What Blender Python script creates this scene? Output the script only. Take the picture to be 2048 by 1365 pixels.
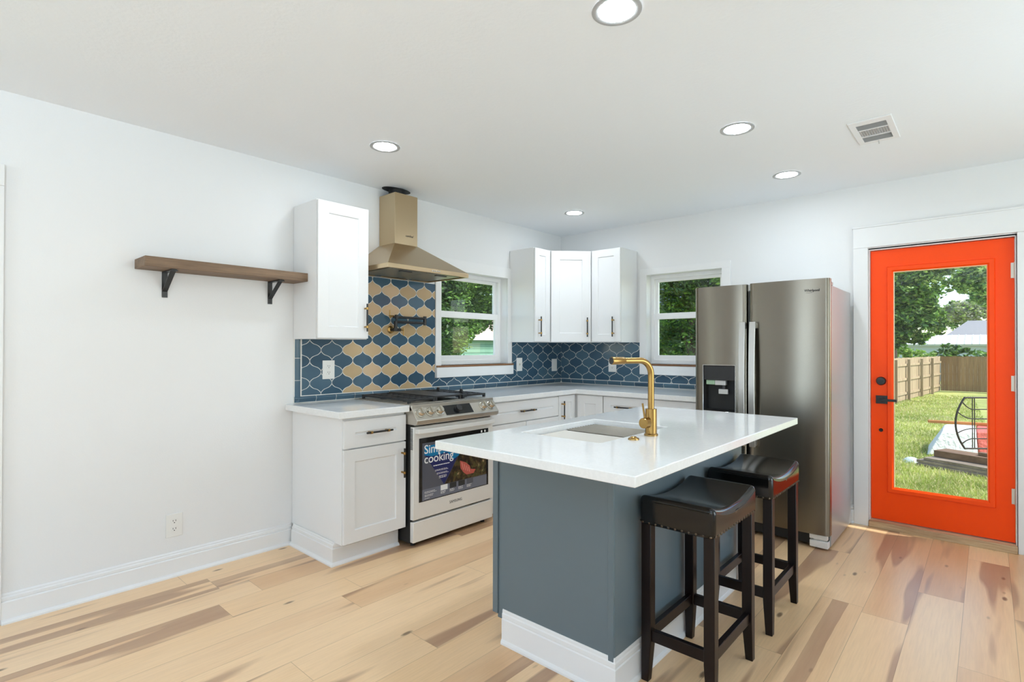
import bpy, bmesh, math, random
import numpy as np
from mathutils import Vector, Matrix
R = math.radians
sc = bpy.context.scene
for o in list(bpy.data.objects):
    bpy.data.objects.remove(o)
C = sc.collection
random.seed(7)

# ------------------------------------------------------------------ camera
def lin(r, g, b):
    f = lambda c: (c / 255 / 12.92) if c <= 10.31 else ((c / 255 + 0.055) / 1.055) ** 2.4
    return (f(r), f(g), f(b), 1.0)

CAM = (3.5168, -4.7547, 1.3194)
yaw, pitch, roll = R(41.7196), 0.0065, -0.0020
fw = Vector((-math.sin(yaw), math.cos(yaw), 0)); rt = Vector((math.cos(yaw), math.sin(yaw), 0)); upv = Vector((0, 0, 1))
f3 = fw * math.cos(pitch) + upv * math.sin(pitch)
u3 = -fw * math.sin(pitch) + upv * math.cos(pitch)
rr = rt * math.cos(roll) - u3 * math.sin(roll)
uu = rt * math.sin(roll) + u3 * math.cos(roll)
cd = bpy.data.cameras.new('camera'); cam = bpy.data.objects.new('camera', cd); C.objects.link(cam)
M = Matrix((rr, uu, -f3)).transposed().to_4x4(); M.translation = CAM
cam.matrix_world = M
cd.sensor_width = 36; cd.lens = 1067.53 / 2048 * 36; cd.shift_y = 7.28 / 2048; cd.clip_start = 0.05
sc.camera = cam
sc.view_settings.view_transform = 'Standard'; sc.view_settings.look = 'None'
sc.view_settings.gamma = 1; sc.view_settings.exposure = 0.14; sc.view_settings.use_curve_mapping = False
sc.cycles.max_bounces = 14; sc.cycles.diffuse_bounces = 7; sc.cycles.glossy_bounces = 5; sc.cycles.transparent_max_bounces = 24
sc.cycles.use_denoising = True
sc.cycles.sample_clamp_indirect = 8

# ------------------------------------------------------------------ sky, sun, added fill lights
w = bpy.data.worlds.new('sky'); sc.world = w; w.use_nodes = True
nt = w.node_tree; nt.nodes.clear()
sky = nt.nodes.new('ShaderNodeTexSky'); sky.sky_type = 'NISHITA'; sky.sun_disc = False
sky.sun_elevation = R(48); sky.sun_rotation = R(72); sky.air_density = 1.0; sky.dust_density = 0.6; sky.ozone_density = 1.0
bg = nt.nodes.new('ShaderNodeBackground'); bg.inputs['Strength'].default_value = 0.36
wo = nt.nodes.new('ShaderNodeOutputWorld')
nt.links.new(sky.outputs[0], bg.inputs[0]); nt.links.new(bg.outputs[0], wo.inputs[0])

sl = bpy.data.lights.new('sun', 'SUN'); sl.energy = 6.0; sl.angle = R(0.6); sl.color = (1, 0.96, 0.88)
sun = bpy.data.objects.new('sun', sl); C.objects.link(sun)
sun.rotation_euler = Vector((-0.58, -0.24, -0.72)).to_track_quat('-Z', 'Y').to_euler()

def area(name, loc, d, sx, sy, power, col=(1, 1, 1), spread=180):
    l = bpy.data.lights.new(name, 'AREA'); l.shape = 'RECTANGLE'; l.size = sx; l.size_y = sy; l.energy = power; l.color = col; l.spread = R(spread)
    o = bpy.data.objects.new(name, l); C.objects.link(o); o.location = loc
    o.rotation_euler = Vector(d).to_track_quat('-Z', 'Z').to_euler()
    return o
# fill lights added at unseen openings in the rear, right-hand and left walls
# (some tilt up to brighten the ceiling, others give the refrigerator its bright bands)
FILL = (0.66, 0.83, 1.0)
area('fill_rear', (1.6, -8.10, 1.45), (0, 1, 0.1), 0.8, 1.6, 24, FILL, 175)
area('fill_left_doorway', (-0.11, -4.96, 1.08), (1, 0.0, 0.0), 0.74, 2.0, 7, FILL, 175)
area('fill_rear', (4.65, -8.10, 1.45), (0, 1, 0.9), 1.5, 1.5, 30, FILL, 115)
area('fill_side', (5.60, -1.9, 1.35), (-1, 0, 0.8), 2.6, 1.6, 34, FILL, 130)
area('fill_side', (5.60, -6.2, 1.35), (-1, 0, 0.9), 2.0, 1.6, 78, FILL, 100)

# ------------------------------------------------------------------ material helpers
MATS = {}
def mat(name, col=(0.8, 0.8, 0.8, 1), rough=0.5, metal=0.0, **kw):
    m = bpy.data.materials.new(name); m.use_nodes = True
    p = m.node_tree.nodes['Principled BSDF']
    p.inputs['Base Color'].default_value = col; p.inputs['Roughness'].default_value = rough; p.inputs['Metallic'].default_value = metal
    for k, v in kw.items():
        p.inputs[k.replace('_', ' ')].default_value = v
    MATS[name] = m
    return m
class NT:
    def __init__(s, m): s.t = m.node_tree; s.p = s.t.nodes.get('Principled BSDF')
    def n(s, typ, **kw):
        x = s.t.nodes.new('ShaderNode' + typ)
        for k, v in kw.items():
            if k == 'ins':
                for kk, vv in v.items():
                    if hasattr(vv, 'links') or isinstance(vv, bpy.types.NodeSocket): s.t.links.new(vv, x.inputs[kk])
                    else: x.inputs[kk].default_value = vv
            else: setattr(x, k, v)
        return x
    def m(s, op, a, b=0.0, c=0.0):
        x = s.t.nodes.new('ShaderNodeMath'); x.operation = op
        for i, v in enumerate((a, b, c)):
            if isinstance(v, bpy.types.NodeSocket): s.t.links.new(v, x.inputs[i])
            else: x.inputs[i].default_value = v
        return x.outputs[0]
    def mix(s, fac, a, b, blend='MIX'):
        x = s.t.nodes.new('ShaderNodeMix'); x.data_type = 'RGBA'; x.blend_type = blend
        for i, v in ((0, fac), (6, a), (7, b)):
            if isinstance(v, bpy.types.NodeSocket): s.t.links.new(v, x.inputs[i])
            else: x.inputs[i].default_value = v
        return x.outputs[2]
    def ramp(s, fac, stops):
        x = s.t.nodes.new('ShaderNodeValToRGB'); e = x.color_ramp.elements
        while len(e) > 1: e.remove(e[-1])
        for i, (pos, c) in enumerate(stops):
            k = e[0] if i == 0 else e.new(pos)
            k.position = pos; k.color = c if len(c) == 4 else (*c, 1)
        s.t.links.new(fac, x.inputs[0]); return x.outputs[0]
    def comb(s, x, y, z): return s.n('CombineXYZ', ins={0: x, 1: y, 2: z}).outputs[0]
    def noise(s, vec, scale, detail=3, rough=0.5):
        return s.n('TexNoise', ins={'Vector': vec, 'Scale': scale, 'Detail': detail, 'Roughness': rough}).outputs[0]
    def pos(s): return s.n('TexCoord').outputs['Object']
    def bump(s, h, strength, dist=0.01):
        b = s.n('Bump', ins={'Height': h, 'Strength': strength, 'Distance': dist}); s.t.links.new(b.outputs[0], s.p.inputs['Normal'])
    def set(s, k, v): s.t.links.new(v, s.p.inputs[k])

def painted(name, col, rough, scale, strength, dist=0.002, detail=3):
    m = mat(name, col, rough); t = NT(m)
    t.bump(t.noise(t.pos(), scale, detail), strength, dist); return m
WALL = painted('wall_paint', (0.785, 0.785, 0.785, 1), 0.6, 160, 0.25)
CEIL = painted('ceiling_paint', (0.86, 0.88, 0.90, 1), 0.7, 55, 0.35, 0.003, 5)
TRIM = mat('trim_white', (0.81, 0.81, 0.81, 1), 0.35)
CAB = mat('cabinet_white', (0.79, 0.79, 0.79, 1), 0.35)
VINYL = mat('window_vinyl', (0.86, 0.86, 0.86, 1), 0.3)
GREY = mat('island_grey_paint', lin(100, 114, 122), 0.36)
BLACK = mat('black_metal', (0.012, 0.012, 0.013, 1), 0.35, 0.0)
BMATTE = mat('black_matte', (0.011, 0.011, 0.011, 1), 0.6)
BGLASS = mat('black_glass', (0.008, 0.008, 0.009, 1), 0.06)
BRASS = mat('brushed_brass', lin(166, 132, 78), 0.26, 1.0)
IRON = mat('cast_iron', (0.018, 0.018, 0.019, 1), 0.42)
CHROME = mat('chrome', (0.75, 0.75, 0.76, 1), 0.12, 1.0)
DARKGREY = mat('dark_grey_plastic', (0.05, 0.05, 0.055, 1), 0.35)
LIGHTGREY = mat('light_grey_plastic', (0.55, 0.55, 0.54, 1), 0.35)
PLATE = mat('outlet_plastic', (0.80, 0.79, 0.76, 1), 0.3)
SLOT = mat('outlet_slot', (0.03, 0.03, 0.03, 1), 0.6)
ORANGE = mat('orange_paint', lin(255, 76, 0), 0.4, Specular_IOR_Level=0.25)
WHITEPRINT = mat('white_print', (0.85, 0.85, 0.85, 1), 0.4)
GROUT = painted('grout', lin(228, 226, 220), 0.8, 300, 0.2)
SHOEHINGE = mat('worn_hinge', (0.62, 0.58, 0.50, 1), 0.4, 0.6)

def steel(name, col, rough, vertical=True, metal=1.0):
    m = mat(name, col, rough, metal); t = NT(m); p = t.pos()
    mp = t.n('Mapping', ins={0: p}); mp.inputs['Scale'].default_value = (3, 3, 500) if vertical else (3, 500, 3)
    nz = t.noise(mp.outputs[0], 1.0, 2)
    t.set('Roughness', t.m('ADD', rough - 0.05, t.m('MULTIPLY', nz, 0.1)))
    t.bump(nz, 0.06, 0.001)
    return m
STEEL = steel('stainless_steel', lin(190, 186, 178), 0.27)
STEELH = steel('hood_steel', lin(196, 176, 144), 0.30)
STEELL = steel('range_steel', lin(236, 235, 232), 0.36, metal=0.25)
SINKST = steel('sink_steel', lin(112, 106, 97), 0.24)
PANELST = mat('panel_steel', lin(196, 190, 180), 0.3, 0.85)
KNOB = mat('knob_steel', lin(200, 195, 184), 0.24, 1.0)
HANDLE = mat('handle_steel', lin(196, 194, 190), 0.3, 0.8)
WIRE = mat('rack_wire', lin(176, 172, 164), 0.22, 1.0)
def brushed(name, col, rough, an):
    m = mat(name, col, rough, 1.0); t = NT(m); tg = t.n('Tangent', direction_type='RADIAL', axis='Z')
    t.p.inputs['Anisotropic'].default_value = an; t.p.inputs['Anisotropic Rotation'].default_value = 0.25; t.set('Tangent', tg.outputs[0]); return m
STEELF = brushed('fridge_steel', lin(134, 128, 117), 0.27, 0.75)
FSIDE = mat('fridge_side_grey', lin(176, 178, 181), 0.3, 0.5)

def quartz():
    m = mat('white_quartz', (0.82, 0.82, 0.815, 1), 0.09); t = NT(m)
    n1 = t.noise(t.pos(), 3.0, 6, 0.6); n2 = t.noise(t.pos(), 90, 2)
    a = t.ramp(n1, [(0.40, (0.83, 0.83, 0.825)), (0.5, (0.815, 0.815, 0.81)), (0.56, (0.835, 0.835, 0.83))])
    b = t.ramp(n2, [(0.45, (0.97, 0.97, 0.97)), (0.6, (1, 1, 1))])
    t.set('Base Color', t.mix(1.0, a, b, 'MULTIPLY')); return m
QUARTZ = quartz()

def floor_mat():
    m = mat('oak_plank_floor', rough=0.3, Specular_IOR_Level=0.62); t = NT(m)
    s = t.n('SeparateXYZ', ins={0: t.pos()}); x, y = s.outputs[0], s.outputs[1]
    W, L = 0.19, 1.52
    xs = t.m('DIVIDE', x, W); row = t.m('FLOOR', xs); fx = t.m('FRACT', xs)
    rr_ = t.n('TexWhiteNoise', noise_dimensions='1D', ins={'W': row}).outputs['Value']
    ys = t.m('ADD', t.m('DIVIDE', y, L), t.m('MULTIPLY', rr_, 9.37)); col = t.m('FLOOR', ys); fy = t.m('FRACT', ys)
    wn = t.n('TexWhiteNoise', noise_dimensions='2D', ins={'Vector': t.comb(row, col, 0.0)})
    r1 = wn.outputs['Value']; rc = t.n('SeparateColor', ins={0: wn.outputs['Color']})
    off = t.m('MULTIPLY', r1, 61.0)
    g = t.noise(t.comb(x, t.m('MULTIPLY', y, 0.045), off), 130, 4, 0.6)
    g2 = t.noise(t.comb(x, t.m('MULTIPLY', y, 0.10), off), 9, 4, 0.55)
    # every plank carries a few strips, some of darker heartwood, that begin and end within the plank
    sx = t.m('FLOOR', t.m('ADD', t.m('MULTIPLY', fx, 2.6), t.m('MULTIPLY', g2, 0.5))); h1 = t.n('TexWhiteNoise', noise_dimensions='3D', ins={'Vector': t.comb(row, col, sx)}).outputs['Value']
    band = t.noise(t.comb(t.m('MULTIPLY', x, 1.0), t.m('MULTIPLY', y, 0.085), t.m('ADD', off, 11.0)), 8, 2, 0.4)
    bm = t.ramp(band, [(0.555, (0, 0, 0)), (0.60, (1, 1, 1))])
    sel = t.m('MULTIPLY', t.m('GREATER_THAN', h1, 0.90), t.m('ADD', 0.25, t.m('MULTIPLY', g2, 0.8)))
    dark = t.m('MAXIMUM', sel, t.m('MULTIPLY', bm, t.m('ADD', 0.45, t.m('MULTIPLY', g2, 0.7))))
    base = t.ramp(t.m('ADD', t.m('MULTIPLY', rc.outputs[0], 0.6), t.m('MULTIPLY', g2, 0.4)),
                  [(0.15, lin(234, 195, 148)), (0.5, lin(240, 205, 162)), (0.85, lin(214, 168, 122))])
    c = t.mix(dark, base, lin(168, 130, 102))
    c = t.mix(t.m('MULTIPLY', t.m('SUBTRACT', 0.62, g), 0.42), c, lin(150, 115, 85))
    # knots
    v = t.n('TexVoronoi', feature='F1', ins={'Vector': t.comb(x, t.m('MULTIPLY', y, 0.36), 0.0), 'Scale': 8.5})
    wob = t.m('ADD', v.outputs['Distance'], t.m('MULTIPLY', t.m('SUBTRACT', g2, 0.5), 0.05))
    kn = t.ramp(wob, [(0.055, (1, 1, 1)), (0.115, (0, 0, 0))])
    vs = t.n('SeparateColor', ins={0: v.outputs['Color']}).outputs[0]
    c = t.mix(t.m('MULTIPLY', t.m('MULTIPLY', kn, 0.8), t.m('GREATER_THAN', vs, 0.2)), c, lin(86, 60, 42))
    ex = t.m('MULTIPLY', t.m('MINIMUM', fx, t.m('SUBTRACT', 1.0, fx)), W); ey = t.m('MULTIPLY', t.m('MINIMUM', fy, t.m('SUBTRACT', 1.0, fy)), L)
    gap = t.m('LESS_THAN', t.m('MINIMUM', ex, ey), 0.0011)
    c = t.mix(t.m('MULTIPLY', gap, 0.5), c, lin(120, 92, 66))
    t.set('Base Color', c); t.set('Roughness', t.m('ADD', 0.24, t.m('MULTIPLY', g, 0.16)))
    t.bump(t.m('SUBTRACT', g, t.m('MULTIPLY', gap, 1.0)), 0.12, 0.002)
    return m
FLOOR = floor_mat()

def wood(name, c1, c2, axis, scale=14, rough=0.55, knots=False):
    m = mat(name, rough=rough); t = NT(m); s = t.n('SeparateXYZ', ins={0: t.pos()})
    k = [1.0, 1.0, 1.0]; k[axis] = 0.07
    v = t.comb(*[t.m('MULTIPLY', s.outputs[i], k[i]) for i in range(3)])
    a = t.noise(v, scale, 5, 0.6); b = t.noise(v, scale * 7, 3)
    c = t.mix(t.m('ADD', t.m('MULTIPLY', a, 0.8), t.m('MULTIPLY', b, 0.3)), c1, c2)
    c = t.ramp(t.m('ADD', t.m('MULTIPLY', a, 0.7), t.m('MULTIPLY', b, 0.3)), [(0.3, c1), (0.7, c2)])
    t.set('Base Color', c); t.bump(b, 0.15, 0.002); return m
SHELFW = wood('shelf_wood', lin(88, 68, 50), lin(142, 116, 92), 1, 20, 0.6)
SILLW = wood('raw_sill_wood', lin(96, 62, 36), lin(150, 106, 68), 1, 22, 0.6)
SILLX = wood('raw_sill_wood_b', lin(96, 62, 36), lin(140, 98, 62), 0, 22, 0.6)
THRESH = wood('raw_threshold_wood', lin(150, 112, 78), lin(226, 200, 160), 0, 18, 0.6)
STOOLW = wood('espresso_wood', lin(14, 7, 6), lin(28, 14, 11), 2, 18, 0.32)
STOOLW.node_tree.nodes['Principled BSDF'].inputs['Specular IOR Level'].default_value = 0.3
FENCEW = wood('fence_wood', lin(136, 112, 84), lin(186, 164, 132), 2, 6, 0.8)
FENCEB = wood('fence_wood_back', lin(124, 92, 58), lin(176, 140, 96), 2, 5, 0.8)
LUMBER = wood('weathered_lumber', lin(96, 82, 68), lin(170, 152, 132), 0, 8, 0.8)
LUMBERB = wood('brown_lumber', lin(84, 60, 42), lin(140, 108, 80), 0, 8, 0.8)
LEATHER = painted('black_leather', (0.005, 0.005, 0.005, 1), 0.15, 120, 0.02)
NAIL = mat('nailhead_bronze', lin(96, 84, 72), 0.3, 1.0)

def tile(name, stops, rough=0.12):
    m = mat(name, rough=rough); t = NT(m)
    a = t.n('Attribute', attribute_name='tint').outputs['Fac']
    n = t.noise(t.pos(), 9, 2)
    t.set('Base Color', t.ramp(t.m('ADD', t.m('MULTIPLY', a, 0.75), t.m('MULTIPLY', n, 0.25)), stops))
    t.bump(t.noise(t.pos(), 22, 2), 0.10, 0.004); return m
TBLUE = tile('blue_glazed_tile', [(0.2, lin(54, 82, 102)), (0.5, lin(66, 94, 113)), (0.85, lin(78, 106, 123))])
TBEIGE = tile('beige_glazed_tile', [(0.2, lin(184, 158, 120)), (0.5, lin(198, 172, 134)), (0.85, lin(206, 178, 144))])

def glass():
    m = bpy.data.materials.new('window_glass'); m.use_nodes = True; t = NT(m); t.t.nodes.clear()
    tr = t.n('BsdfTransparent'); tr.inputs[0].default_value = (0.96, 0.98, 0.97, 1)
    gl = t.n('BsdfGlossy'); gl.inputs['Roughness'].default_value = 0.01
    lw = t.n('LayerWeight'); lw.inputs[0].default_value = 0.5; fac = t.m('ADD', 0.025, t.m('MULTIPLY', 0.5, t.m('POWER', lw.outputs['Facing'], 5.0)))
    mx = t.n('MixShader'); o = t.n('OutputMaterial')
    t.t.links.new(fac, mx.inputs[0]); t.t.links.new(tr.outputs[0], mx.inputs[1]); t.t.links.new(gl.outputs[0], mx.inputs[2]); t.t.links.new(mx.outputs[0], o.inputs[0])
    return m
GLASS = glass()
LENS = mat('lamp_lens', (1, 1, 1, 1), 0.4, Emission_Color=(0.84, 0.925, 1.0, 1), Emission_Strength=88)

# ------------------------------------------------------------------ mesh helpers
class MB:
    def __init__(s): s.v = []; s.f = []; s.m = []; s.t = []
    def add(s, verts, faces, mi=0, M=None, tint=0.5):
        o = len(s.v)
        s.v += [tuple(M @ Vector(p)) if M is not None else tuple(p) for p in verts]
        s.f += [tuple(i + o for i in f) for f in faces]; s.m += [mi] * len(faces); s.t += [tint] * len(faces)
        return s
    def box(s, x0, x1, y0, y1, z0, z1, mi=0, M=None, tint=0.5):
        v = [(x, y, z) for z in (z0, z1) for y in (y0, y1) for x in (x0, x1)]
        return s.add(v, [(0, 2, 3, 1), (4, 5, 7, 6), (0, 1, 5, 4), (2, 6, 7, 3), (0, 4, 6, 2), (1, 3, 7, 5)], mi, M, tint)
    def prism(s, poly, h0, h1, mi=0, M=None, tint=0.5):            # poly in (x, y), extruded along z
        n = len(poly)
        v = [(x, y, h0) for x, y in poly] + [(x, y, h1) for x, y in poly]
        f = [tuple(range(n - 1, -1, -1)), tuple(range(n, 2 * n))] + [(i, (i + 1) % n, n + (i + 1) % n, n + i) for i in range(n)]
        return s.add(v, f, mi, M, tint)
    def cyl(s, p0, p1, r0, r1=None, n=16, mi=0, M=None, caps=True):
        r1 = r0 if r1 is None else r1
        p0, p1 = Vector(p0), Vector(p1); d = (p1 - p0).normalized()
        a = d.orthogonal().normalized(); b = d.cross(a)
        ring = lambda p, r: [p + (a * math.cos(2 * math.pi * i / n) + b * math.sin(2 * math.pi * i / n)) * r for i in range(n)]
        v = ring(p0, r0) + ring(p1, r1)
        f = [(i, (i + 1) % n, n + (i + 1) % n, n + i) for i in range(n)]
        if caps: f += [tuple(range(n - 1, -1, -1)), tuple(range(n, 2 * n))]
        return s.add(v, f, mi, M)
    def lathe(s, prof, org=(0, 0, 0), axis=(0, 0, 1), n=24, mi=0):  # prof of (radius, height)
        d = Vector(axis).normalized(); a = d.orthogonal().normalized(); b = d.cross(a); org = Vector(org)
        v = []; f = []
        for r, h in prof:
            v += [org + d * h + (a * math.cos(2 * math.pi * i / n) + b * math.sin(2 * math.pi * i / n)) * max(r, 1e-5) for i in range(n)]
        for k in range(len(prof) - 1):
            f += [(k * n + i, k * n + (i + 1) % n, (k + 1) * n + (i + 1) % n, (k + 1) * n + i) for i in range(n)]
        return s.add(v, f, mi)
    def tube(s, pts, r, n=12, mi=0, caps=True):
        pts = [Vector(p) for p in pts]; v = []; f = []
        rs = r if isinstance(r, (list, tuple)) else [r] * len(pts)
        t0 = (pts[1] - pts[0]).normalized(); a = t0.orthogonal().normalized()
        for k, p in enumerate(pts):
            t = (pts[min(k + 1, len(pts) - 1)] - pts[max(k - 1, 0)]).normalized()
            a = (a - t * a.dot(t)).normalized(); b = t.cross(a)
            v += [p + (a * math.cos(2 * math.pi * i / n) + b * math.sin(2 * math.pi * i / n)) * rs[k] for i in range(n)]
        for k in range(len(pts) - 1):
            f += [(k * n + i, k * n + (i + 1) % n, (k + 1) * n + (i + 1) % n, (k + 1) * n + i) for i in range(n)]
        if caps: f += [tuple(range(n - 1, -1, -1)), tuple(range((len(pts) - 1) * n, len(pts) * n))]
        return s.add(v, f, mi)
    def bar(s, p0, p1, wd, th, mi=0, up=(0, 0, 1)):                # rectangular bar between two points
        p0, p1 = Vector(p0), Vector(p1); d = (p1 - p0).normalized(); u = Vector(up)
        if abs(d.dot(u)) > 0.98: u = Vector((1, 0, 0))
        sd = d.cross(u).normalized(); u = sd.cross(d)
        v = [p + sd * a * wd / 2 + u * b * th / 2 for p in (p0, p1) for a, b in ((-1, -1), (1, -1), (1, 1), (-1, 1))]
        return s.add(v, [(0, 3, 2, 1), (4, 5, 6, 7), (0, 1, 5, 4), (1, 2, 6, 5), (2, 3, 7, 6), (3, 0, 4, 7)], mi)
    def slab(s, us, vs, holes, n0, n1, mi=0, M=None):              # rectangle with rectangular holes, one welded solid
        U = sorted(set(list(us) + [h[i] for h in holes for i in (0, 1)])); V = sorted(set(list(vs) + [h[i] for h in holes for i in (2, 3)]))
        U = [u for u in U if us[0] <= u <= us[1]]; V = [v for v in V if vs[0] <= v <= vs[1]]
        nu, nv = len(U), len(V)
        full = lambda i, j: 0 <= i < nu - 1 and 0 <= j < nv - 1 and not any(h[0] < (U[i] + U[i + 1]) / 2 < h[1] and h[2] < (V[j] + V[j + 1]) / 2 < h[3] for h in holes)
        idx = lambda i, j, k: (k * nv + j) * nu + i
        v = [(U[i], V[j], n) for n in (n0, n1) for j in range(nv) for i in range(nu)]; f = []
        for i in range(nu - 1):
            for j in range(nv - 1):
                if not full(i, j): continue
                f.append((idx(i, j, 1), idx(i + 1, j, 1), idx(i + 1, j + 1, 1), idx(i, j + 1, 1)))
                f.append((idx(i, j, 0), idx(i, j + 1, 0), idx(i + 1, j + 1, 0), idx(i + 1, j, 0)))
                if not full(i - 1, j): f.append((idx(i, j, 0), idx(i, j, 1), idx(i, j + 1, 1), idx(i, j + 1, 0)))
                if not full(i + 1, j): f.append((idx(i + 1, j, 0), idx(i + 1, j + 1, 0), idx(i + 1, j + 1, 1), idx(i + 1, j, 1)))
                if not full(i, j - 1): f.append((idx(i, j, 0), idx(i + 1, j, 0), idx(i + 1, j, 1), idx(i, j, 1)))
                if not full(i, j + 1): f.append((idx(i, j + 1, 0), idx(i, j + 1, 1), idx(i + 1, j + 1, 1), idx(i + 1, j + 1, 0)))
        return s.add(v, f, mi, M)
    def shaker(s, u0, u1, v0, v1, th, M, rail=0.06, rec=0.009, mi=0, back=0.0):   # recessed-panel front; face at n = th
        r2 = rail + 0.0035
        q = lambda d, n: [(u0 + d, v0 + d, n), (u1 - d, v0 + d, n), (u1 - d, v1 - d, n), (u0 + d, v1 - d, n)]
        v = q(0, back) + q(0, th) + q(rail, th) + q(r2, th - rec)
        f = [(3, 2, 1, 0)]
        for k in range(3): f += [(k * 4 + i, k * 4 + (i + 1) % 4, k * 4 + 4 + (i + 1) % 4, k * 4 + 4 + i) for i in range(4)]
        f.append((12, 13, 14, 15))
        return s.add(v, f, mi, M)
    def sweep(s, prof, path, mi=0, closed_ends=True):              # prof (d, z): d to the right of the path direction
        P = [Vector((p[0], p[1])) for p in path]; v = []; f = []; n = len(prof)
        for k, p in enumerate(P):
            def nrm(a, b): t = (b - a).normalized(); return Vector((t.y, -t.x))
            if k == 0: o = nrm(P[0], P[1])
            elif k == len(P) - 1: o = nrm(P[-2], P[-1])
            else:
                n1, n2 = nrm(P[k - 1], p), nrm(p, P[k + 1]); o = (n1 + n2); o = o / (o.dot(n1))
            v += [(p.x + o.x * d, p.y + o.y * d, z) for d, z in prof]
        for k in range(len(P) - 1):
            f += [(k * n + i, (k + 1) * n + i, (k + 1) * n + (i + 1) % n, k * n + (i + 1) % n) for i in range(n)]
        f += [tuple(range(n)), tuple(range(len(P) * n - 1, (len(P) - 1) * n - 1, -1))]
        return s.add(v, f, mi)

def wloc(o):
    v = Vector((0, 0, 0))
    while o is not None: v = v + o.location; o = o.parent
    return v
def obj(name, mb, mats, parent=None, bevel=0.0, label=None, seg=2, smooth=35):
    me = bpy.data.meshes.new(name)
    off = wloc(parent) if parent else Vector((0, 0, 0))
    me.from_pydata([(p[0] - off.x, p[1] - off.y, p[2] - off.z) for p in mb.v], [], mb.f)
    for m in (mats if isinstance(mats, (list, tuple)) else [mats]): me.materials.append(m)
    me.polygons.foreach_set('material_index', mb.m)
    if any(t != 0.5 for t in mb.t):
        at = me.attributes.new('tint', 'FLOAT', 'FACE'); at.data.foreach_set('value', mb.t)
    bm = bmesh.new(); bm.from_mesh(me); bmesh.ops.recalc_face_normals(bm, faces=bm.faces); bm.to_mesh(me); bm.free()
    if smooth:
        me.polygons.foreach_set('use_smooth', [True] * len(me.polygons)); me.set_sharp_from_angle(angle=R(smooth))
    me.update()
    o = bpy.data.objects.new(name, me); C.objects.link(o)
    if parent: o.parent = parent
    if bevel:
        b = o.modifiers.new('bevel', 'BEVEL'); b.width = bevel; b.segments = seg; b.limit_method = 'ANGLE'; b.angle_limit = R(40)
    if label: o['label'] = label
    return o
def tag(o, label, cat, group=None, kind=None):
    o['label'] = label; o['category'] = cat
    if group: o['group'] = group
    if kind: o['kind'] = kind
    return o
def thing(name, label, cat, loc=(0, 0, 0), group=None, kind=None):
    o = bpy.data.objects.new(name, None); C.objects.link(o); o.location = loc; o.empty_display_size = 0.1
    return tag(o, label, cat, group, kind)
def copy_tree(o, parent=None):
    c = o.copy(); C.objects.link(c); c.parent = parent
    for ch in o.children: copy_tree(ch, c)
    return c
def frame(o, u, v, n):      # matrix from local (u, v, n) axes
    m = Matrix((Vector(u), Vector(v), Vector(n))).transposed().to_4x4(); m.translation = Vector(o); return m
def FX(x): return frame((x, 0, 0), (0, 1, 0), (0, 0, 1), (1, 0, 0))       # u = +y, v = z, facing +x
def FY(y): return frame((0, y, 0), (1, 0, 0), (0, 0, 1), (0, -1, 0))      # u = +x, v = z, facing -y
def FXN(x): return frame((x, 0, 0), (0, -1, 0), (0, 0, 1), (-1, 0, 0))    # u = -y, v = z, facing -x
def text(mb, s, size, M, mi=0, depth=0.0006, align='LEFT', bold=0.0):
    cu = bpy.data.curves.new('txt', 'FONT'); cu.body = s; cu.size = size; cu.extrude = depth; cu.align_x = align; cu.offset = bold; cu.resolution_u = 3
    ob = bpy.data.objects.new('txt', cu); C.objects.link(ob)
    dg = bpy.context.evaluated_depsgraph_get(); me = bpy.data.meshes.new_from_object(ob.evaluated_get(dg))
    mb.add([v.co for v in me.vertices], [tuple(p.vertices) for p in me.polygons], mi, M)
    bpy.data.objects.remove(ob); bpy.data.curves.remove(cu); bpy.data.meshes.remove(me)
def pull(a, b, n, parent, post=0.12, mats=None):                          # black bar pull on two brass posts, a-b at the door face
    a, b, n = Vector(a), Vector(b), Vector(n).normalized(); d = (b - a); L = d.length; d = d / L
    mb = MB(); h = n * 0.032
    mb.cyl(a + h, b + h, 0.0062, n=12, mi=0)
    for t in (0.17, 0.83):
        p = a + d * L * t
        mb.bar(p, p + h, 0.010, 0.010, 1, up=d); mb.cyl(p + h - d * 0.008, p + h + d * 0.008, 0.0085, n=14, mi=1)
    return obj('handle', mb, [BLACK, BRASS], parent, label='black bar pull on brass posts')

# ------------------------------------------------------------------ room shell
H = 2.549
def structure(name, mb, m, label, cat, bevel=0.0):
    o = obj(name, mb, m, None, bevel, smooth=0 if name.startswith('baseboard') else 35); return tag(o, label, cat, kind='structure')
structure('floor', MB().box(-0.14, 5.8, -8.3, 0.14, -0.12, 0), FLOOR, 'honey oak plank floor with darker heartwood strips', 'floor')
structure('ceiling', MB().box(-0.14, 5.8, -8.3, 0.14, H, H + 0.1), CEIL, 'white lightly textured ceiling with recessed lights', 'ceiling')
W1 = (-1.742, -0.89, 1.165, 2.0)       # left-wall window opening (y0, y1, z0, z1)
W2 = (1.044, 1.766, 1.165, 2.03)       # back-wall window opening (x0, x1, z0, z1)
DR = (2.853, 3.655, -0.12, 2.06)       # door opening in the back wall
structure('wall_left', MB().slab((-8.3, 0.0), (-0.12, H + 0.1), [W1, (-5.36, -4.56, 0.0, 2.088)], -0.14, 0, M=FX(0)), WALL, 'plain white wall behind the range and wooden shelf', 'wall')  # doorway hole behind the camera added to carry a fill light
structure('wall_back', MB().slab((-0.14, 5.8), (-0.12, H + 0.1), [W2, DR], -0.14, 0, M=FY(0)), WALL, 'white wall with the orange door and refrigerator', 'wall')
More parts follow.
